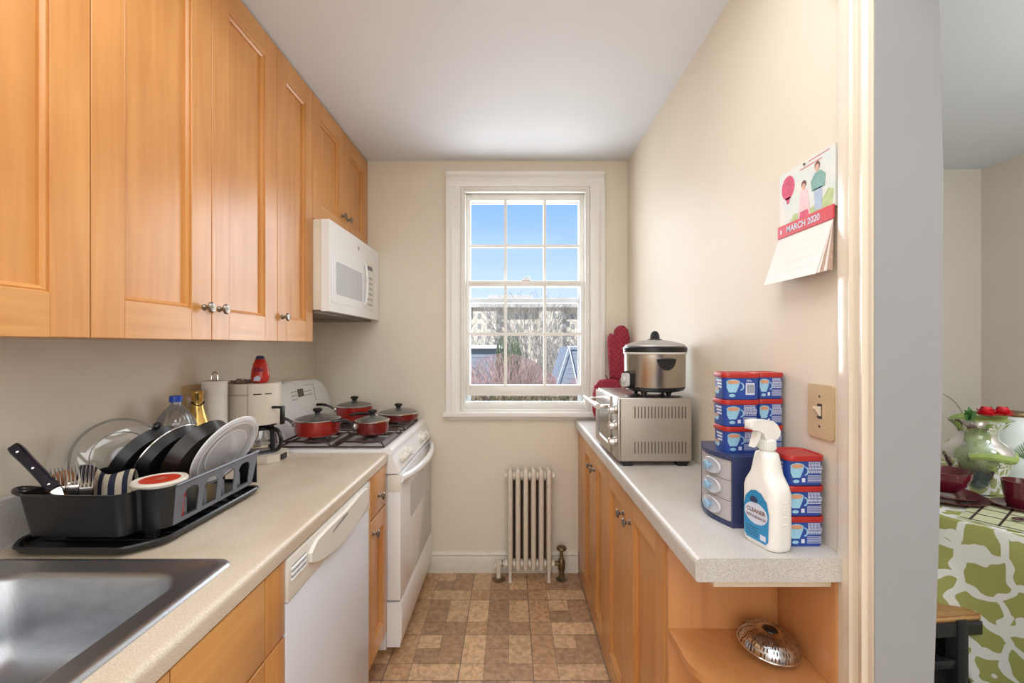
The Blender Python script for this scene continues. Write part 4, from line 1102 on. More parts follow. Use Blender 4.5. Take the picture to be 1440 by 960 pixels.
bm = BM(); lathe(bm, [(.001,-.006),(.014,-.004),(.022,.001),(.019,.004),(.001,.001)], (-1.072,1.05,1.055), 20, (.5,-.6,.55), sx=1.1, sy=1.35); mk('spoon_bowl', bm, WOODSP, t)
bm = BM(); tube(bm, [(-1.066,1.052,1.04),(-1.04,1.06,.957)], .004, 8); mk('handle', bm, WOODSP, t)
def fork():
    t = thing('fork', '', 'fork')
    bm = BM(); th = .0012
    fnn = lambda u, v, d: V((u, d+.006*math.sin((v-.06)*40), v))
    for k in range(4):
        x = -.0105+.007*k; tube(bm, [(x,.0,.088),(x,.003,.105),(x*.98,.001,.122),(x*.95,-.002,.135)], [.0018,.0017,.0015,.0007], 6)
    pillow(bm, [(-.0125,.09),(.0125,.09),(.011,.074),(.004,.062),(-.004,.062),(-.011,.074)], lambda u, v, d: V((u,d,v)), .003, layers=4)
    mk('fork_head', bm, CHROME, t, world=False)
    bm = BM(); tube(bm, [(0,0,.066),(0,.004,.03),(0,.004,-.0)], [.0025,.0022,.003], 6); mk('stem', bm, CHROME, t, world=False)
    return t
fk = fork()
for i, (x, y, z, rx, ry, rz) in enumerate(((-1.046,1.030,.960,-.05,-.10,.5),(-1.036,1.052,.966,-.05,-.06,.7),(-1.024,1.028,.963,-.06,.0,.4),(-1.014,1.052,.960,-.04,.04,.8),(-1.000,1.030,.957,-.05,.06,.5))):
    o = fk if i == 0 else copy_tree(fk)
    o.location = (x,y,z); o.rotation_euler = (rx,ry,rz); o['group'] = 'forks in the drainer cup'; o['label'] = 'steel fork standing tines up in the dish drainer cup'

# glass lid
def disc_thing(name, label, cat, c, n):
    t = thing(name, label, cat, c); t.rotation_mode = 'QUATERNION'; t.rotation_quaternion = V((0,0,1)).rotation_difference(V(n).normalized()); return t
t = disc_thing('pot_cover', 'large clear glass pot lid leaning against the left wall in the drainer', 'pot lid', (-1.105,1.245,1.068), (.80,-.60,.12))
bm = BM(); lathe(bm, [(.100,0),(.096,.004),(.085,.012),(.06,.022),(.03,.027),(.001,.028)], n=48); mk('lid_dome', bm, GLASSL, t, world=False, smooth=60)
bm = BM(); tube(bm, [V((.102*math.cos(2*PI*k/48), .102*math.sin(2*PI*k/48), 0)) for k in range(48)], .003, 6, close=True); tube(bm, [V((.066*math.cos(2*PI*k/40), .066*math.sin(2*PI*k/40), .0205)) for k in range(40)], .0014, 6, close=True); mk('lid_rim', bm, GLASSR, t, world=False)
bm = BM(); lathe(bm, [(.014,.027),(.012,.034),(.024,.040),(.026,.046),(.018,.05),(.001,.050)], n=28); mk('lid_knob', bm, MILKPL, t, world=False)
# striped cloth
bm = BM(); nx, ny = 40, 10; gv = []
for i in range(nx+1):
    row = []
    for j in range(ny+1):
        u = i/nx; v = j/ny
        x = -1.085+.135*u; y = 1.10+.03*v+.006*math.sin(u*9); z = 1.0+.058*math.sin(PI*min(1,v*1.1))**.6 + .008*math.sin(u*7+1)+ .012*(1-u)
        if j in (0, ny): z = .956
        row.append(bm.verts.new((x,y,z)))
    gv.append(row)
for i in range(nx):
    for j in range(ny):
        fc = bm.faces.new((gv[i][j],gv[i+1][j],gv[i+1][j+1],gv[i][j+1])); fc.material_index = (i//4) % 2 if i > 8 else 0
o = tag(mk('dish_cloth', bm, [NAVYCL, CREAMCL], smooth=60), 'navy and cream striped cloth bunched below the glass lid', 'cloth'); rebase(o, (-1.02,1.15,.956))
# pans and plastic lid stacked on edge
PN = (.87,-.12,-.46)
def panpiece(name, label, cat, c, r, dep, mat, rim, n=PN):
    t = disc_thing(name, label, cat, c, n)
    bm = BM(); lathe(bm, [(.001,dep),(r*.78,dep),(r*.86,dep*.9),(r,0),(r-.003,0),(r*.83,dep*.82),(.001,dep-.004)], n=48); mk('pan_body', bm, mat, t, world=False)
    if rim:
        bm = BM(); tube(bm, [V((r*math.cos(2*PI*k/48), r*math.sin(2*PI*k/48), 0)) for k in range(48)], .0025, 6, close=True); mk('rim', bm, rim, t, world=False)
    return t
g = 'pans standing in the dish drainer'
t = panpiece('frying_pan', 'glossy black frying pan standing on edge next to the glass lid', 'pan', (-1.022,1.235,1.064), .102, .028, BLACKM, None); t['group'] = g
bm = BM(); tube(bm, [(-.102,0,.0),(-.112,.0,.004),(-.118,0,.006)], [.008,.010,.006], 8); mk('handle_stub', bm, BLACKP, t, world=False)
t = panpiece('frying_pan', 'black pan with a pale steel rim in the middle of the drainer', 'pan', (-.967,1.25,1.062), .102, .026, BLACKM, CHROME); t['group'] = g
t = panpiece('frying_pan', 'dark brown nonstick pan on edge just behind the plastic lid', 'pan', (-.905,1.27,1.070), .106, .036, PAN, None); t['group'] = g
t = disc_thing('plastic_cover', 'large translucent white plastic lid leaning over the drainer side', 'lid', (-.828,1.285,1.072), (.87,-.12,-.47)); t.scale = (.93,.93,.93)
bm = BM(); lathe(bm, [(.001,.002),(.070,.002),(.076,-.002),(.092,-.002),(.098,.005),(.112,.006),(.118,.001),(.119,-.003)], n=56); mk('lid_sheet', bm, MILKPL, t, world=False, smooth=50)
bm = BM()
for r, z in ((.119,-.001),(.101,.005),(.073,0)): tube(bm, [V((r*math.cos(2*PI*k/56), r*math.sin(2*PI*k/56), z)) for k in range(56)], .0026 if r > .11 else .0015, 6, close=True)
mk('lid_rim', bm, M('white_translucent_rim', srgb(232,232,234), .35), t, world=False)
# red food canister
t = thing('food_canister', 'round red canister with an orange-red and white lid in the drainer', 'canister', (-.868,1.092,.9515))
bm = BM(); lathe(bm, [(.001,0),(.050,0),(.052,.003),(.053,.088),(.001,.088)], n=40)
for fc in bm.faces:
    c = fc.calc_center_median(); a = math.degrees(math.atan2(c.y, c.x))
    if -150 < a < -82: fc.material_index = 1
    if c.z < .012: fc.material_index = 2
mk('canister_body', bm, [REDP, M('silver_grey_label', srgb(196,188,180), .4, var=.25, scale=120), CREAMCL], t, world=False)
bm = BM(); lathe(bm, [(.054,.084),(.057,.086),(.058,.094),(.056,.098),(.052,.0985),(.050,.097),(.001,.097)], n=40); mk('lid', bm, M('ivory_lid', srgb(236,226,210), .4), t, world=False)
bm = BM(); flat(bm, ell(0,0,.042,.042,36), lambda u, v: V((u,v,.0975)), 0)
for i, (w, y) in enumerate(((.018,.012),(.024,.004),(.020,-.004))): flat(bm, rect(-w/2,w/2,y-.001,y+.001), lambda u, v: V((u,v,.0979)), 1)
mk('lid_print', bm, [REDL, CREAMCL], t, world=False, smooth=None)

# ------------------------------------------------------------------ things on the left counter
t = thing('water_bottle', 'empty clear plastic bottle with a blue cap behind the dish drainer', 'bottle', (-1.110,1.462,ZF+.0005))
bm = BM()
n = 48; rings = []
for r, z in ((.045,0),(.055,.004),(.057,.02),(.0555,.06),(.057,.10),(.0555,.14),(.057,.18),(.056,.205),(.048,.228),(.032,.252),(.019,.268),(.0145,.274),(.0145,.286)):
    rings.append([V(((r+(.0022*math.sin(16*2*PI*i/n) if .19 < z < .255 else 0))*math.cos(2*PI*i/n), (r+(.0022*math.sin(16*2*PI*i/n) if .19 < z < .255 else 0))*math.sin(2*PI*i/n), z)) for i in range(n)])
loft(bm, rings, True, False); mk('bottle_body', bm, PET, t, world=False, smooth=60)
bm = BM(); lathe(bm, [(.0185,.282),(.0185,.285),(.018,.300),(.016,.302),(.001,.302)], n=28); mk('cap', bm, BLUECAP, t, world=False)
t = thing('wine_bottle', 'gold foil wrapped sparkling wine bottle beneath the wall outlet', 'bottle', (-1.112,1.567,ZF+.0005))
bm = BM(); lathe(bm, [(.001,0),(.043,0),(.044,.01),(.044,.14),(.042,.165),(.034,.195),(.024,.225),(.018,.25),(.0165,.29),(.019,.294),(.019,.305),(.016,.307),(.001,.308)], n=32); mk('bottle_body', bm, GOLD, t, world=False, smooth=50)
bm = BM(); tube(bm, [V((.0195*math.cos(2*PI*k/20), .0195*math.sin(2*PI*k/20), .262+.006*math.sin(4*PI*k/20))) for k in range(20)], .0018, 6, close=True); mk('neck_band', bm, BLACKM, t, world=False)
t = thing('paper_towel_holder', 'steel paper towel stand with a curved top loop', 'paper towel holder', (-1.114,1.66,ZF+.0005))
bm = BM(); lathe(bm, [(.001,.010),(.040,.010),(.045,.006),(.045,0),(.001,0)], n=32); mk('base', bm, CHROME, t, world=False)
bm = BM(); cyl(bm, (0,0,.008), (0,0,.34), .004, n=10); tube(bm, bez((-.012,0,.338),(-.014,0,.378),(.014,0,.378),(.012,0,.338)), .0028, 8); tube(bm, [(-.012,0,.339),(.012,0,.339)], .0028, 8); mk('pole', bm, CHROME, t, world=False)
bm = BM(); lathe(bm, [(.012,.012),(.040,.012),(.041,.015),(.041,.333),(.040,.336),(.012,.336),(.012,.012)], n=36)
o = mk('paper_towel_roll', bm, PAPER); o.location = (-1.114,1.66,ZF); tag(o, 'white paper towel roll standing upright beside the coffee maker', 'paper towel roll')

# coffee maker
t = thing('coffee_maker', 'ivory drip coffee maker on the left counter', 'coffee maker', (-1.03,1.80,ZF+.0005))
bm = BM(); prism(bm, rrect(-1.142,-1.098,1.735,1.895,.008,4), lambda u, v, d: V((u,v,d)), ZF+.001, 1.226, bev=.002); mk('water_tank', bm, BISC, t)
bm = BM(); hd = [(-1.11,1.890),(-1.11,1.735),(-1.10,1.729),(-1.028,1.726)]+[(-1.028+.076*math.sin(a), 1.81-.084*math.cos(a)) for a in [PI*k/12 for k in range(1,12)]]+[(-1.028,1.894)]
prism(bm, hd, lambda u, v, d: V((u,v,d)), 1.062, 1.226, bev=.003); hdm = mk('brew_head', bm, BISC, t, smooth=40)
bm = BM(); box(bm, -1.108, -1.028, 1.7248, 1.7262, 1.182, 1.1836)
box(bm, -1.0285, -1.0275, 1.7248, 1.7262, 1.07, 1.225)
mk('seam_lines', bm, M('brown_seam', srgb(120,100,84), .6), hdm)
bm = BM()
for a0, a1 in ((.25,.62),(.78,1.1)):
    pts = [(-1.028+.0768*math.sin(a), 1.81-.0848*math.cos(a)) for a in [a0+(a1-a0)*k/5 for k in range(6)]]
    loft(bm, [[V((x,y,1.184)) for x, y in pts],[V((x,y,1.188)) for x, y in pts]], False, False, closed=False)
mk('vent_slits', bm, BLACKM, hdm)
bm = BM(); prism(bm, [(-1.14,1.74),(-.96,1.74),(-.932,1.765),(-.930,1.85),(-.96,1.88),(-1.14,1.88)], lambda u, v, d: V((u,v,d)), ZF+.001, .942, bev=.004); mk('base', bm, BISC, t)
bm = BM(); lathe(bm, [(.001,.9485),(.054,.9485),(.062,.946),(.063,.942),(.001,.941)], (-1.025,1.812,0), 32); mk('warming_plate', bm, BLACKG, t)
bm = BM(); prism(bm, rect(1.785,1.825,.917,.938), lambda u, v, d: V((d,u,v)), -.931, -.925, bev=.001); mk('power_switch', bm, BLACKP, t)
bm = BM(); prism(bm, rect(1.77,1.80,1.056,1.063), lambda u, v, d: V((d,u,v)), -1.09, -.955); box(bm, -.925, -.912, 1.765, 1.785, 1.062, 1.135, .003); box(bm, -.96, -.92, 1.77, 1.78, 1.125, 1.135, .002); mk('filter_basket', bm, BLACKP, t)
t = thing('coffee_carafe', 'glass coffee carafe with a black handle in the ivory coffee maker', 'carafe', (-1.025,1.812,.9495))
bm = BM(); lathe(bm, [(.001,0),(.05,0),(.058,.006),(.060,.03),(.056,.06),(.046,.082),(.044,.092)], n=36); mk('glass_pot', bm, clearmat('carafe_glass', tint=(.85,.84,.82,1), gloss=.3, milk=.08), t, world=False, smooth=60)
bm = BM(); lathe(bm, [(.046,.086),(.047,.098),(.04,.104),(.001,.105)], n=30); mk('lid', bm, BLACKP, t, world=False)
bm = BM(); tube(bm, bez((.044,-.015,.088),(.105,-.045,.115),(.125,-.05,.02),(.078,-.035,.008),14), [.008]*15, 8); tube(bm, [(.060,-.028,.09),(.064,-.030,.008)], .009, 8); mk('handle', bm, BLACKP, t, world=False)
bm = BM(); lathe(bm, [(.0605,.02),(.061,.026),(.0605,.03)], n=30); mk('band', bm, CHROME, t, world=False)

# sauce bottle and film
t = thing('squeeze_bottle', 'red squeeze bottle with navy cap standing on the coffee maker', 'bottle', (-1.022,1.80,1.2275))
bm = BM(); lathe(bm, [(.001,0),(.026,0),(.033,.006),(.036,.022),(.034,.045),(.028,.072),(.021,.09),(.018,.096)], n=28, sy=.75); mk('bottle_body', bm, M('red_shrink_label', srgb(196,48,36), .25, var=.2, scale=30), t, world=False, smooth=60)
bm = BM(); lathe(bm, [(.018,.095),(.017,.102),(.013,.108),(.001,.110)], n=24, sy=.8); mk('cap', bm, NAVY, t, world=False)
bm = BM(); textbm(bm, 'Thai', .022, lambda u, v: V((u+.006, -.0262-.0*(v), .052+v+u*.15)), 0, bold=.0004); o = mk('label_script', bm, M('dark_blue_script', srgb(60,40,90), .5), t, world=False, smooth=None)
bm = BM(); flat(bm, [(-.012,.008),(.014,.008),(.018,.022),(.004,.030),(-.010,.022)], lambda u, v: V((u,-.0272,v)), 0); mk('label_patch', bm, PRINTW, t, world=False, smooth=None)
bm = BM(); rnd = random.Random(11); gv = []
for i in range(19):
    gv.append([bm.verts.new((-1.135+.0047*i*1.0+rnd.uniform(-.002,.002), 1.745+.012*j+rnd.uniform(-.002,.002), 1.2285+rnd.uniform(0,.013)*(1 if 0<i<18 and 0<j<9 else .2))) for j in range(10)])
for i in range(18):
    for j in range(9): bm.faces.new((gv[i][j],gv[i+1][j],gv[i+1][j+1],gv[i][j+1]))
o = mk('plastic_bag', bm, FOIL, smooth=None); tag(o, 'crumpled shiny plastic bag lying on top of the coffee maker', 'bag'); rebase(o, (-1.09,1.80,1.228))

# ------------------------------------------------------------------ dining side
CX, CY, CR = 2.16, 1.86, .62; TZ = .755
t = thing('dining_table', 'round dining table mostly hidden under a green and white cloth', 'table', (CX,CY,0))
bm = BM(); lathe(bm, [(.001,.72),(CR-.02,.72),(CR-.015,.725),(CR-.015,.745),(.001,.747)], (CX,CY,0), 48); mk('tabletop', bm, BLKWOOD, t)
bm = BM(); lathe(bm, [(.28,0),(.27,.03),(.06,.08),(.05,.4),(.09,.70),(.2,.72)], (CX,CY,0), 32, cap0=True); mk('pedestal', bm, BLKWOOD, t)
def clothmat():
    m, nt, p = newmat('green_trellis_cloth'); N, L = nt.nodes, nt.links
    uv = N.new('ShaderNodeUVMap'); n = N.new('ShaderNodeTexNoise'); n.inputs['Scale'].default_value = 13; n.inputs['Detail'].default_value = .5
    L.new(uv.outputs[0], n.inputs['Vector'])
    mx = N.new('ShaderNodeMix'); mx.data_type = 'RGBA'; mx.blend_type = 'ADD'; mx.inputs[0].default_value = .10
    L.new(uv.outputs[0], mx.inputs[6]); L.new(n.outputs['Color'], mx.inputs[7])
    v = N.new('ShaderNodeTexVoronoi'); v.feature = 'DISTANCE_TO_EDGE'; v.inputs['Scale'].default_value = 9; v.inputs['Randomness'].default_value = .6; L.new(mx.outputs[2], v.inputs['Vector'])
    n2 = N.new('ShaderNodeTexNoise'); n2.inputs['Scale'].default_value = 14; L.new(uv.outputs[0], n2.inputs['Vector'])
    ad = N.new('ShaderNodeMath'); ad.operation = 'MULTIPLY_ADD'; ad.inputs[1].default_value = -.16; L.new(n2.outputs['Fac'], ad.inputs[0]); L.new(v.outputs['Distance'], ad.inputs[2])
    r = N.new('ShaderNodeValToRGB'); r.color_ramp.interpolation = 'LINEAR'; r.color_ramp.elements[0].position = .028; r.color_ramp.elements[0].color = srgb(226,228,222); r.color_ramp.elements[1].position = .036; r.color_ramp.elements[1].color = srgb(158,162,92)
    L.new(ad.outputs[0], r.inputs['Fac']); L.new(r.outputs[0], p.inputs['Base Color']); p.inputs['Roughness'].default_value = .75
    return m
bm = BM(); uvl = bm.loops.layers.uv.new('UVMap'); na = 220; prof = []
for k in range(6): prof.append(('t', k/5))
for k in range(1, 15): prof.append(('s', k/14))
vv = []; uvs = {}
for kind, s in prof:
    row = []
    for i in range(na):
        a = 2*PI*i/na
        if kind == 't': r = CR*s if s > 0 else .001; z = TZ; L_ = CR*s
        else:
            da = math.degrees(a); e1 = max(0,min(1,(da-202)/11)); e0 = max(0,min(1,(160-da)/12)); e_ = max(e1,e0); e_ = e_*e_*(3-2*e_); drop = .275*(1-e_)+(.63+.04*math.sin(3*a+1))*e_; amp = .032*s**1.1
            r = CR + .012*min(1, s*6) + amp*(math.sin(13*a)+.5*math.sin(7*a+2)) + .02*s; z = TZ-.012*0 - drop*s; L_ = CR + drop*s
            if s < .08: z = TZ-.008
        v = bm.verts.new((CX+r*math.cos(a), CY+r*math.sin(a), z)); row.append(v); uvs[v] = (L_*math.cos(a), L_*math.sin(a)) if kind == 't' else (a*CR*1.1, L_)
    vv.append((kind, row))
for (k0, a), (k1, b) in zip(vv, vv[1:]):
    for i in range(na):
        j = (i+1) % na; fc = bm.faces.new((a[i],a[j],b[j],b[i]))
        for l, (vtx, ii, row_) in zip(fc.loops, ((a[i],i,0),(a[j],i+1,0),(b[j],i+1,1),(b[i],i,1))):
            u = uvs[vtx]
            if k1 == 's':
                L_ = CR if k0 == 't' and row_ == 0 else u[1]
                l[uvl].uv = (ii*2*PI/na*CR*1.1, L_)
            else: l[uvl].uv = u
me_o = mk('tablecloth', bm, clothmat(), smooth=70); me_o.modifiers.new('s', 'SOLIDIFY').thickness = .002
tag(me_o, 'green tablecloth with white curving trellis pattern draped over the round table', 'tablecloth'); rebase(me_o, (CX,CY,.1))

t = thing('dining_chair', 'black wooden chair with a woven rush seat pushed under the table', 'chair', (1.40,1.70,0), math.radians(6))
bm = BM()
loft(bm, [[V((x*s, y*s, z)) for x, y in rrect(-.20,.235,-.20,.20,.03,5)] for s, z in ((.94,.418),(.985,.425),(1,.44),(.985,.452),(.9,.458),(.5,.454))])
def rush():
    m, nt, p = newmat('woven_rush'); N, L = nt.nodes, nt.links
    tc = N.new('ShaderNodeTexCoord'); w = N.new('ShaderNodeTexWave'); w.inputs['Scale'].default_value = 70; w.inputs['Distortion'].default_value = 1.5; w.bands_direction = 'Y'; L.new(tc.outputs['Object'], w.inputs['Vector'])
    r = N.new('ShaderNodeValToRGB'); r.color_ramp.elements[0].color = srgb(140,96,52); r.color_ramp.elements[1].color = srgb(200,154,96); L.new(w.outputs['Fac'], r.inputs['Fac']); L.new(r.outputs[0], p.inputs['Base Color'])
    b = N.new('ShaderNodeBump'); b.inputs['Strength'].default_value = .6; b.inputs['Distance'].default_value = .003; L.new(w.outputs['Fac'], b.inputs['Height']); L.new(b.outputs[0], p.inputs['Normal']); p.inputs['Roughness'].default_value = .5
    return m
mk('seat', bm, rush(), t, world=False, smooth=60)
for x, y, h in ((.13,-.185,.437),(.13,.185,.437),(-.19,-.185,.95),(-.19,.185,.95)):
    bm = BM(); box(bm, x-.021, x+.021, y-.021, y+.021, 0, h, .004); mk('leg', bm, BLKWOOD, t, world=False)
bm = BM()
for y in (-.19,.19): box(bm, -.19, .225, y-.012, y+.012, .38, .428, .003); box(bm, -.19, .13, y-.010, y+.010, .27, .30, .003)
box(bm, .20, .225, -.18, .18, .38, .428, .003); box(bm, .118, .14, -.18, .18, .24, .27, .003)
mk('seat_rails', bm, BLKWOOD, t, world=False)
bm = BM(); 
for z in (.6,.72,.84): box(bm, -.20, -.18, -.18, .18, z, z+.06, .005)
mk('backrest', bm, BLKWOOD, t, world=False)

TT = TZ+.0025
def dish(name, label, cat, c, prof, mat=MAROON, n=40, g=None):
    bm = BM(); lathe(bm, prof, (0,0,0), n); o = mk(name, bm, mat, smooth=50); o.location = c; tag(o, label, cat, g); return o
plate = lambda r: [(.001,0),(r*.6,0),(r*.66,.003),(r,.014),(r,.017),(r*.64,.007),(.001,.005)]
dish('plate', 'large maroon dinner plate on the table nearest the doorway', 'plate', (1.765,1.80,TT), plate(.135))
dish('plate', 'smaller maroon plate stacked on the dinner plate below the bowl', 'plate', (1.765,1.80,TT+.0125), plate(.11))
bowl = lambda r, h: [(.001,0),(r*.45,0),(r*.5,.004),(r*.8,h*.35),(r*.97,h*.75),(r,h),(r-.005,h),(r*.75,h*.4),(.001,.008)]
dish('bowl', 'maroon ribbed bowl on stacked plates nearest the white doorway jamb', 'bowl', (1.765,1.80,TT+.031), bowl(.088,.085))
dish('plate', 'maroon plate under the far bowl at the back of the table', 'plate', (1.845,2.17,TT), plate(.13))
dish('bowl', 'maroon bowl farther back beside the green vase', 'bowl', (1.845,2.17,TT+.018), bowl(.08,.075))
dish('bowl', 'maroon bowl half hidden behind the far bowl at the table edge', 'bowl', (1.88,2.36,TT), bowl(.08,.105))
t = thing('mug', 'maroon mug at the right edge of the picture', 'mug', (1.945,1.68,TT+.0075))
bm = BM(); lathe(bm, [(.001,0),(.036,0),(.040,.006),(.047,.04),(.050,.075),(.054,.098),(.050,.098),(.045,.06),(.001,.01)], n=36); mk('mug_body', bm, MAROON, t, world=False, smooth=50)
bm = BM(); tube(bm, bez((.045,0,.08),(.09,0,.09),(.09,0,.02),(.043,0,.025)), .006, 8); mk('handle', bm, MAROON, t, world=False)
dish('saucer', 'maroon saucer lying under the mug beside the napkin', 'saucer', (1.93,1.68,TT-.0), plate(.075))
# patterned napkin / placemat and spoon
bm = BM(); box(bm, -.16, .16, -.10, .10, 0, .002, .0005)
for i in range(4): box(bm, -.15+.09*i, -.142+.09*i, -.095, .095, .0021, .0025, 0, 1); 
for i in range(3): box(bm, -.155, .155, -.075+.07*i, -.068+.07*i, .0021, .0026, 0, 1)
o = mk('placemat', bm, [M('pale_green_mat', srgb(206,208,170), .7), M('dark_brown_print', srgb(60,44,40), .6)], smooth=None); o.location = (1.80,1.60,TT); o.rotation_euler = (0,0,.6); tag(o, 'pale placemat crossed by dark lines at the table edge', 'placemat')
bm = BM(); lathe(bm, [(.001,0),(.012,.001),(.018,.004),(.016,.005),(.001,.002)], (0,0,0), 20, sx=1.5); tube(bm, [(.025,0,.004),(.07,.005,.008),(.15,.01,.003)], [.003,.0025,.004], 8)
o = mk('spoon', bm, CHROME); o.location = (1.80,1.56,TT+.003); o.rotation_euler = (0,0,.3); tag(o, 'steel spoon lying on the placemat below the mug', 'spoon')
# vase with green cloth and flower
VX, VY = 1.985, 1.875
t = thing('vase', 'clear glass vase stuffed with green cloth and teal stones', 'vase', (VX,VY,TT))
bm = BM(); lathe(bm, [(.001,0),(.055,0),(.062,.006),(.075,.05),(.097,.11),(.112,.15),(.108,.185),(.085,.21),(.062,.232),(.064,.26),(.085,.295),(.108,.312)], n=44); mk('vase_glass', bm, clearmat('vase_glass', tint=(.92,.95,.94,1), gloss=.35, milk=.08), t, world=False, smooth=60)
bm = BM(); lathe(bm, [(.001,.004),(.054,.004),(.060,.02),(.072,.06),(.080,.085),(.06,.095),(.001,.098)], n=30); mk('stones', bm, TEALST, t, world=False)
bm = BM(); rnd = random.Random(5); rings = []
for z, r in ((.095,.07),(.12,.092),(.15,.100),(.175,.098),(.20,.080),(.23,.055),(.255,.055),(.285,.075),(.305,.088),(.318,.06),(.32,.005)):
    rings.append([V(((r*(1+.10*math.sin(5*a+z*40)+.05*math.sin(11*a-z*70)))*math.cos(a), (r*(1+.10*math.sin(5*a+z*40)+.05*math.sin(11*a-z*70)))*math.sin(a), z+.006*math.sin(3*a+z*30))) for a in [2*PI*i/40 for i in range(40)]])
loft(bm, rings); o = mk('folded_cloth', bm, GREENCL, t, world=False, smooth=60)
tube(b_ := BM(), bez((-.085,-.05,.16),(-.03,-.12,.19),(.03,-.12,.13),(.09,-.05,.17)), [.018]*13, 10); mk('cloth_band', b_, GREENCL, t, world=False)
tube(b_ := BM(), bez((.03,-.02,.32),(.06,-.03,.345),(.09,-.02,.34),(.10,0,.315)), [.02]*13, 10); mk('cloth_roll', b_, GREENCL, t, world=False)
t = thing('artificial_flower', 'red flower with green leaves lying in the top of the green vase', 'flower', (VX-.01,VY-.04,TT+.316)); t.scale = (1.45,1.45,1.45)
bm = BM(); rnd = random.Random(2)
for cx in (-.018,.028):
    for k in range(12):
        a = 2*PI*k/12+rnd.random()*.4; tilt = .3+.9*(k % 3)/2; d = V((math.cos(a)*math.cos(tilt), math.sin(a)*math.cos(tilt), math.sin(tilt)))
        lathe(bm, [(.001,-.003),(.012,-.001),(.013,.001),(.001,.002)], V((cx,-.02,.012))+d*.014, 10, (d+V((0,0,.2))).cross(V((0,0,1))).cross(d)+V((0,0,.01)), sx=1.1)
mk('petals', bm, PETAL, t, world=False, smooth=60)
bm = BM()
for k in range(16):
    a = PI*.5+k*.16; L_ = .022+.009*(k % 3); d = V((math.cos(a)*.7, math.sin(a)*.4-.3, .3+.25*(k % 4))).normalized(); s = d.cross(V((0,1,.2))).normalized(); p = V((-.055,-.02,.0))
    vs = [bm.verts.new(q) for q in (p, p+d*L_*.5+s*.011, p+d*L_, p+d*L_*.5-s*.011)]; bm.faces.new(vs)
mk('leaves', bm, LEAF, t, world=False)
t = thing('glass_jar', 'tall white jar with leaf print and gold rim behind the mug', 'jar', (2.215,1.93,TT))
bm = BM(); lathe(bm, [(.001,0),(.085,0),(.095,.01),(.100,.10),(.098,.22),(.085,.26),(.062,.285),(.058,.30),(.058,.315)], n=40); jb = mk('jar_body', bm, M('frosted_white_glass', srgb(222,228,226), .2, var=.04), t, world=False, smooth=60)
bm = BM(); lathe(bm, [(.059,.313),(.060,.322),(.056,.33),(.001,.331)], n=36); mk('rim', bm, BRASS, t, world=False)
bm = BM()
for k in range(9):
    a0 = -2.35+.0*k; z0 = .07; pts = []
    for s in range(8):
        tt = s/7; a = -2.0-(.1+.07*k)*tt-.0; z = .10+.015*k*.3+tt*(.13-.012*k); r = .1012 if z < .2 else .0992
        pts.append(V((r*math.cos(a), r*math.sin(a), z)))
    tube(bm, pts, [.0014]*7+[.0004], 5)
mk('leaf_print', bm, LEAF, jb, world=False)
bm = BM(); tube(bm, bez((2.755,2.803,1.07),(2.85,2.803,1.03),(2.93,2.803,.92),(2.92,2.803,.70),16), .0035, 6); o = mk('wall_cable', bm, M('white_cable', srgb(220,214,206), .5)); tag(o, 'thin pale cable curving down the dining room wall', 'cable'); rebase(o, (2.9,2.803,.7))

# ------------------------------------------------------------------ outside the window
GZ = -3.2
bm = BM(); box(bm, -120, 160, 3.2, 200, GZ-.5, GZ); tag(mk('ground', bm, M('winter_ground', srgb(150,138,112), .95, var=.25, scale=.8)), 'winter ground outside the window', 'ground')['kind'] = 'structure'
t = thing('apartment_building', 'long pale apartment block on the skyline outside the window', 'building', (5,95,GZ))
bm = BM(); box(bm, -50, 60, 95, 110, GZ, 9.3); 
for x in range(-50, 60, 14): box(bm, x, x+5, 93.5, 95.5, GZ, 9.3)
mk('facade', bm, M('pale_brick_facade', srgb(214,206,190), .9, var=.1, scale=.7), t, smooth=None)
bm = BM(); box(bm, -51, 61, 92.8, 111, 9.3, 10.0); box(bm, -5, 5, 98, 104, 10, 12.5); mk('roof', bm, M('grey_roof', srgb(190,186,180), .9), t)
bm = BM(); 
for i in range(55):
    for j in range(5):
        x = -49+i*2.0
        if (i*2 % 14) < 5: yy_ = 93.42
        else: yy_ = 94.92
        box(bm, x, x+.7, yy_, yy_+.1, -1.6+j*2.15, -.5+j*2.15)
mk('windows', bm, M('dark_window_glass', srgb(152,152,150), .3, var=.1), t, smooth=None)['kind'] = 'stuff'
GREYR = M('blue_grey_siding', srgb(142,150,162), .7, var=.1, scale=3, stretch=(1,1,8))
WHT = M('snowy_white_edge', srgb(235,238,242), .6)
def shed(x0, x1, y0, y1, ze, zr, label, gable):
    t = thing('shed', label, 'shed', ((x0+x1)/2,(y0+y1)/2,GZ))
    bm = BM(); box(bm, x0, x1, y0, y1, GZ, ze); 
    for k in range(12): box(bm, x0-.004, x1+.004, y0-.008, y0, ze-.15-.14*k, ze-.15-.14*k+.02)
    mk('shed_walls', bm, GREYR, t, smooth=None)
    bm = BM()
    if gable: prism(bm, [(x0-.1,ze),(x1+.1,ze),((x0+x1)/2*0+x0+.35,zr)] if False else [(y0-.12,ze-.02),((y0+y1)/2,zr),(y1+.12,ze-.02)], lambda u, v, d: V((d,u,v)), x0-.1, x1+.1)
    else: box(bm, x0-.06, x1+.06, y0-.1, y1+.1, ze, ze+.05)
    mk('roof', bm, GREYR if gable else WHT, t, smooth=None)
    bm = BM(); box(bm, x0+.25*(x1-x0), x0+.30*(x1-x0), y0-.05, y0, ze-.6, ze-.25); box(bm, x0-.02, x0+.05, y0-.05, y0+.02, GZ, ze); box(bm, x0-.12, x1+.12, y0-.15, y0-.1, ze-.04, ze+.02); mk('corner_trim', bm, WHT, t, smooth=None)
    return t
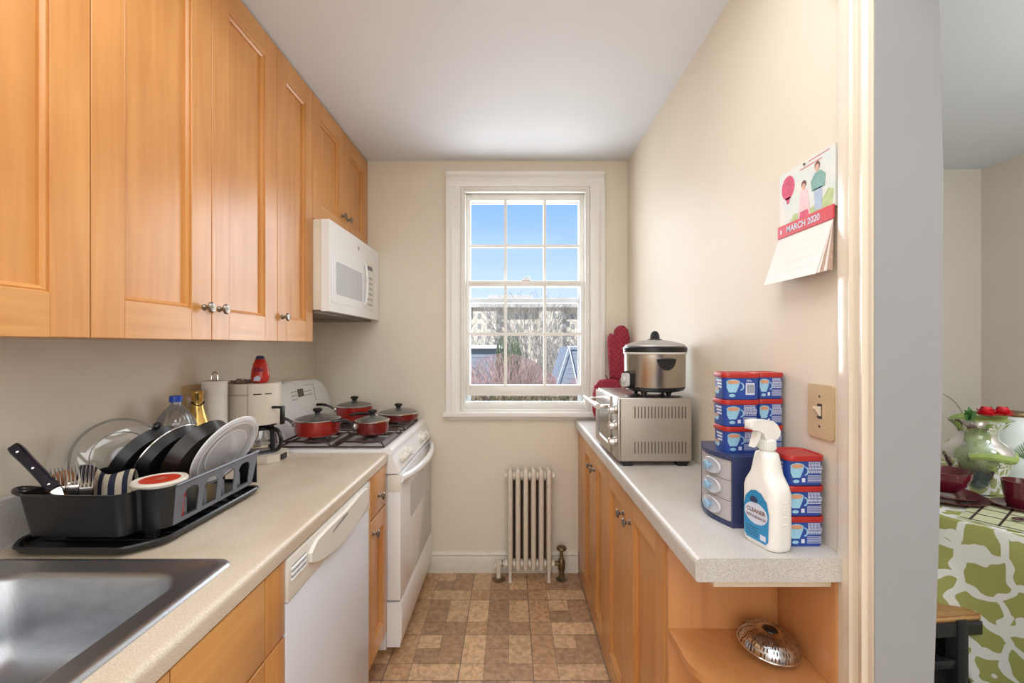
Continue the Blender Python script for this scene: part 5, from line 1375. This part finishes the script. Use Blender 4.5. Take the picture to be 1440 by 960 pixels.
shed(-1.9, -.32, 12, 14, 1.33, 1.4, 'blue grey shed with a flat white roof edge outside, window lower left', False)
# right: gabled roof end
t = thing('shed', 'blue grey gabled shed outside seen through the lower right panes', 'shed', (2.3,13,GZ))
bm = BM(); prism(bm, [(1.35,GZ),(3.4,GZ),(3.4,1.0),(2.9,1.32),(1.60,1.32),(1.25,.2)], lambda u, v, d: V((u,d,v)), 12.2, 14.2)
for k in range(14): box(bm, 1.55, 3.3, 12.192, 12.2, 1.15-.14*k, 1.17-.14*k)
mk('shed_walls', bm, GREYR, t, smooth=None)
bm = BM(); tube(bm, [(1.22,12.1,.15),(1.60,12.1,1.34)], .012, 6); tube(bm, [(1.60,12.1,1.34),(1.85,12.1,.2)], .018, 6); tube(bm, [(1.55,12.1,1.34),(3.0,12.1,1.34)], .018, 6); box(bm, 2.25, 2.32, 12.1, 12.18, .45, .85); mk('roof_edge', bm, WHT, t)
def twigs(name, label, cat, x, y, z0, w, h, n, col, seed, group=None, dep=1.0, th=.012, trunk=False):
    bm = BM(); rnd = random.Random(seed)
    cl = lambda q: V((max(-w/2,min(w/2,q.x)), max(-dep/2,min(dep/2,q.y)), min(q.z,h*(1-.10*(2*q.x/w)**2))))
    for _ in range(n):
        L_ = h*rnd.uniform(.12,.3) if trunk else h*rnd.uniform(.15,.4)
        p = V((rnd.uniform(-w/2,w/2)*.85, rnd.uniform(-dep/2,dep/2), rnd.uniform(h*.25,h*.85) if trunk else rnd.uniform(h*.5,h*.86)+h*.04*math.sin(_*.01)))
        if trunk: p.x *= .25+.75*min(1,p.z/h*1.3); p.y *= .3+.7*p.z/h
        d = V((p.x/w*1.6+rnd.uniform(-.6,.6), rnd.uniform(-.4,.4), rnd.uniform(.35,1.2))).normalized()
        for s_ in range(3):
            q = cl(p+d*L_/3+V((rnd.uniform(-1,1),rnd.uniform(-1,1),rnd.uniform(-1,1)))*L_*.05)
            k = th*(1-s_*.28); sd = V((k,0,0)) if abs(d.x) < .7 else V((0,0,k)); sd2 = V((0,k,0))
            a = [bm.verts.new(v) for v in (p-sd, p+sd, q+sd*.7, q-sd*.7)]; bm.faces.new(a)
            a = [bm.verts.new(v) for v in (p-sd2, p+sd2, q+sd2*.7, q-sd2*.7)]; bm.faces.new(a)
            d = (d+V((rnd.uniform(-.5,.5),rnd.uniform(-.4,.4),rnd.uniform(-.1,.3)))).normalized(); p = q
    if trunk:
        tube(bm, [(0,0,0),(.03*h*.2,0,h*.3),(0,.05,h*.62)], [h*.012,h*.009,h*.004], 6)
        for k in range(7):
            a = rnd.uniform(0,2*PI); zb = h*rnd.uniform(.2,.5); e_ = V((math.cos(a)*w*.36, math.sin(a)*dep*.3, min(h*.9, zb+h*.35)))
            tube(bm, bez((0,0,zb),(e_.x*.3,e_.y*.3,zb+h*.1),(e_.x*.7,e_.y*.7,e_.z*.8),e_,6), [h*.006,h*.0055,h*.005,h*.004,h*.003,h*.002,h*.001], 5)
    o = mk(name, bm, col, smooth=None); o.location = (x,y,z0); tag(o, label, cat, group); return o
TW1 = M('reddish_twigs', srgb(186,156,150), .9, var=.3, scale=5); TW2 = M('grey_twigs', srgb(160,154,148), .9, var=.25, scale=5); TW3 = M('evergreen_needles', srgb(110,122,92), .9, var=.3, scale=5); TW4 = M('ivy_brown_green', srgb(150,140,104), .9, var=.5, scale=8)
for i, (x, y, w, h) in enumerate(((-2.1,8.5,1.9,4.12),(-.12,8.3,1.9,4.42),(1.86,8.5,1.9,4.08),(3.85,8.6,1.9,4.3),(-4.1,8.6,1.9,4.3))):
    twigs('bush', 'reddish brown leafless bush in the row outside the window', 'bush', x, y, GZ, w, h, 1250, TW1, i, 'reddish bushes outside the window', th=.0055)
for i, (x, y, h, w) in enumerate(((-5.2,30,7.4,6),(1.0,29,8.2,6),(7.2,30,8.0,6),(-1.9,21,5.4,4.6),(3.4,22,5.6,5))):
    twigs('bare_tree', 'leafless grey tree between the bushes and the apartment block', 'tree', x, y, GZ, w, h, 800, TW2, 40+i, 'leafless trees outside the window', 2.5, .014, True)
twigs('evergreen_tree', 'dark evergreen beside the flat roofed shed outside', 'tree', -.05, 11, GZ, .6, 5.0, 900, TW3, 77, th=.012, trunk=True)
twigs('hedge', 'low brownish hedge seen through the gap under the lower sash', 'hedge', .1, 4.4, GZ, 5.5, 4.12, 5000, TW4, 78, th=.007, dep=1.0)

# ------------------------------------------------------------------ light
def area(name, loc, rot, size, power, col=(1,1,1), size_y=None, shape='RECTANGLE'):
    l = bpy.data.lights.new(name, 'AREA'); l.energy = power; l.color = col; l.shape = shape; l.size = size; l.size_y = size_y or size
    o = bpy.data.objects.new(name, l); C.objects.link(o); o.location = loc; o.rotation_euler = rot; return o
def point_light(name, loc, power, r, col=(1,1,1)):
    l = bpy.data.lights.new(name, 'POINT'); l.energy = power; l.color = col; l.shadow_soft_size = r
    o = bpy.data.objects.new(name, l); C.objects.link(o); o.location = loc; return o
area('ceiling_fill', (-.08,.66,2.48), (0,0,0), 1.15, 12.5, (.94,.975,1), 1.0)  # unseen fill panel added under the ceiling, not a fixture of the room
area('hall_fill', (.2,-1.0,2.40), (0,0,0), 1.6, 14, (.94,.975,1))  # added overhead fill behind the camera, no actual lamp
area('rear_fill', (-.3,-1.9,1.5), (math.radians(90),0,0), 2.2, 22, (.93,.97,1), 1.8)  # soft fill added behind the camera, there is no window on that side
point_light('dining_fill', (2.3,.7,1.95), 26, .15, (.95,.98,1))  # out-of-view point fill added to brighten the dining ceiling and walls
area('window_daylight_fill', (.09,3.1,1.75), (math.radians(-82),0,0), .8, 22, (.93,.97,1), 1.3)  # unseen panel added outside the window to strengthen its daylight
sun = bpy.data.lights.new('sun', 'SUN'); sun.energy = 4.6; sun.angle = .02; sun.color = (1,.96,.9)
so = bpy.data.objects.new('sun', sun); C.objects.link(so); so.rotation_euler = (math.radians(48), 0, math.radians(-35))
w = bpy.data.worlds.new('World'); bpy.context.scene.world = w; w.use_nodes = True; nt = w.node_tree; N, L = nt.nodes, nt.links
bgn = N['Background']; tc = N.new('ShaderNodeTexCoord'); sp = N.new('ShaderNodeSeparateXYZ'); L.new(tc.outputs['Generated'], sp.inputs[0])
r = N.new('ShaderNodeValToRGB'); e = r.color_ramp.elements; e[0].position = 0.0; e[0].color = srgb(214,228,242); e[1].position = .30; e[1].color = srgb(138,182,242)
e2 = e.new(.13); e2.color = srgb(188,212,248)
L.new(sp.outputs[2], r.inputs['Fac']); L.new(r.outputs[0], bgn.inputs[0]); bgn.inputs[1].default_value = 1.0

# ------------------------------------------------------------------ camera
cd = bpy.data.cameras.new('camera'); cam = bpy.data.objects.new('camera', cd); C.objects.link(cam)
cam.location = (0,0,1.38); cam.rotation_euler = (math.radians(90),0,0)
cd.sensor_width = 36; cd.lens = 620/1440*36; cd.shift_x = (720-718)/1440; cd.shift_y = (485-480)/1440*1.0; cd.clip_start = .02; cd.clip_end = 500
s = bpy.context.scene; s.camera = cam
s.view_settings.view_transform = 'Standard'; s.view_settings.look = 'None'; s.view_settings.gamma = 1; s.view_settings.exposure = .36; s.view_settings.use_curve_mapping = False
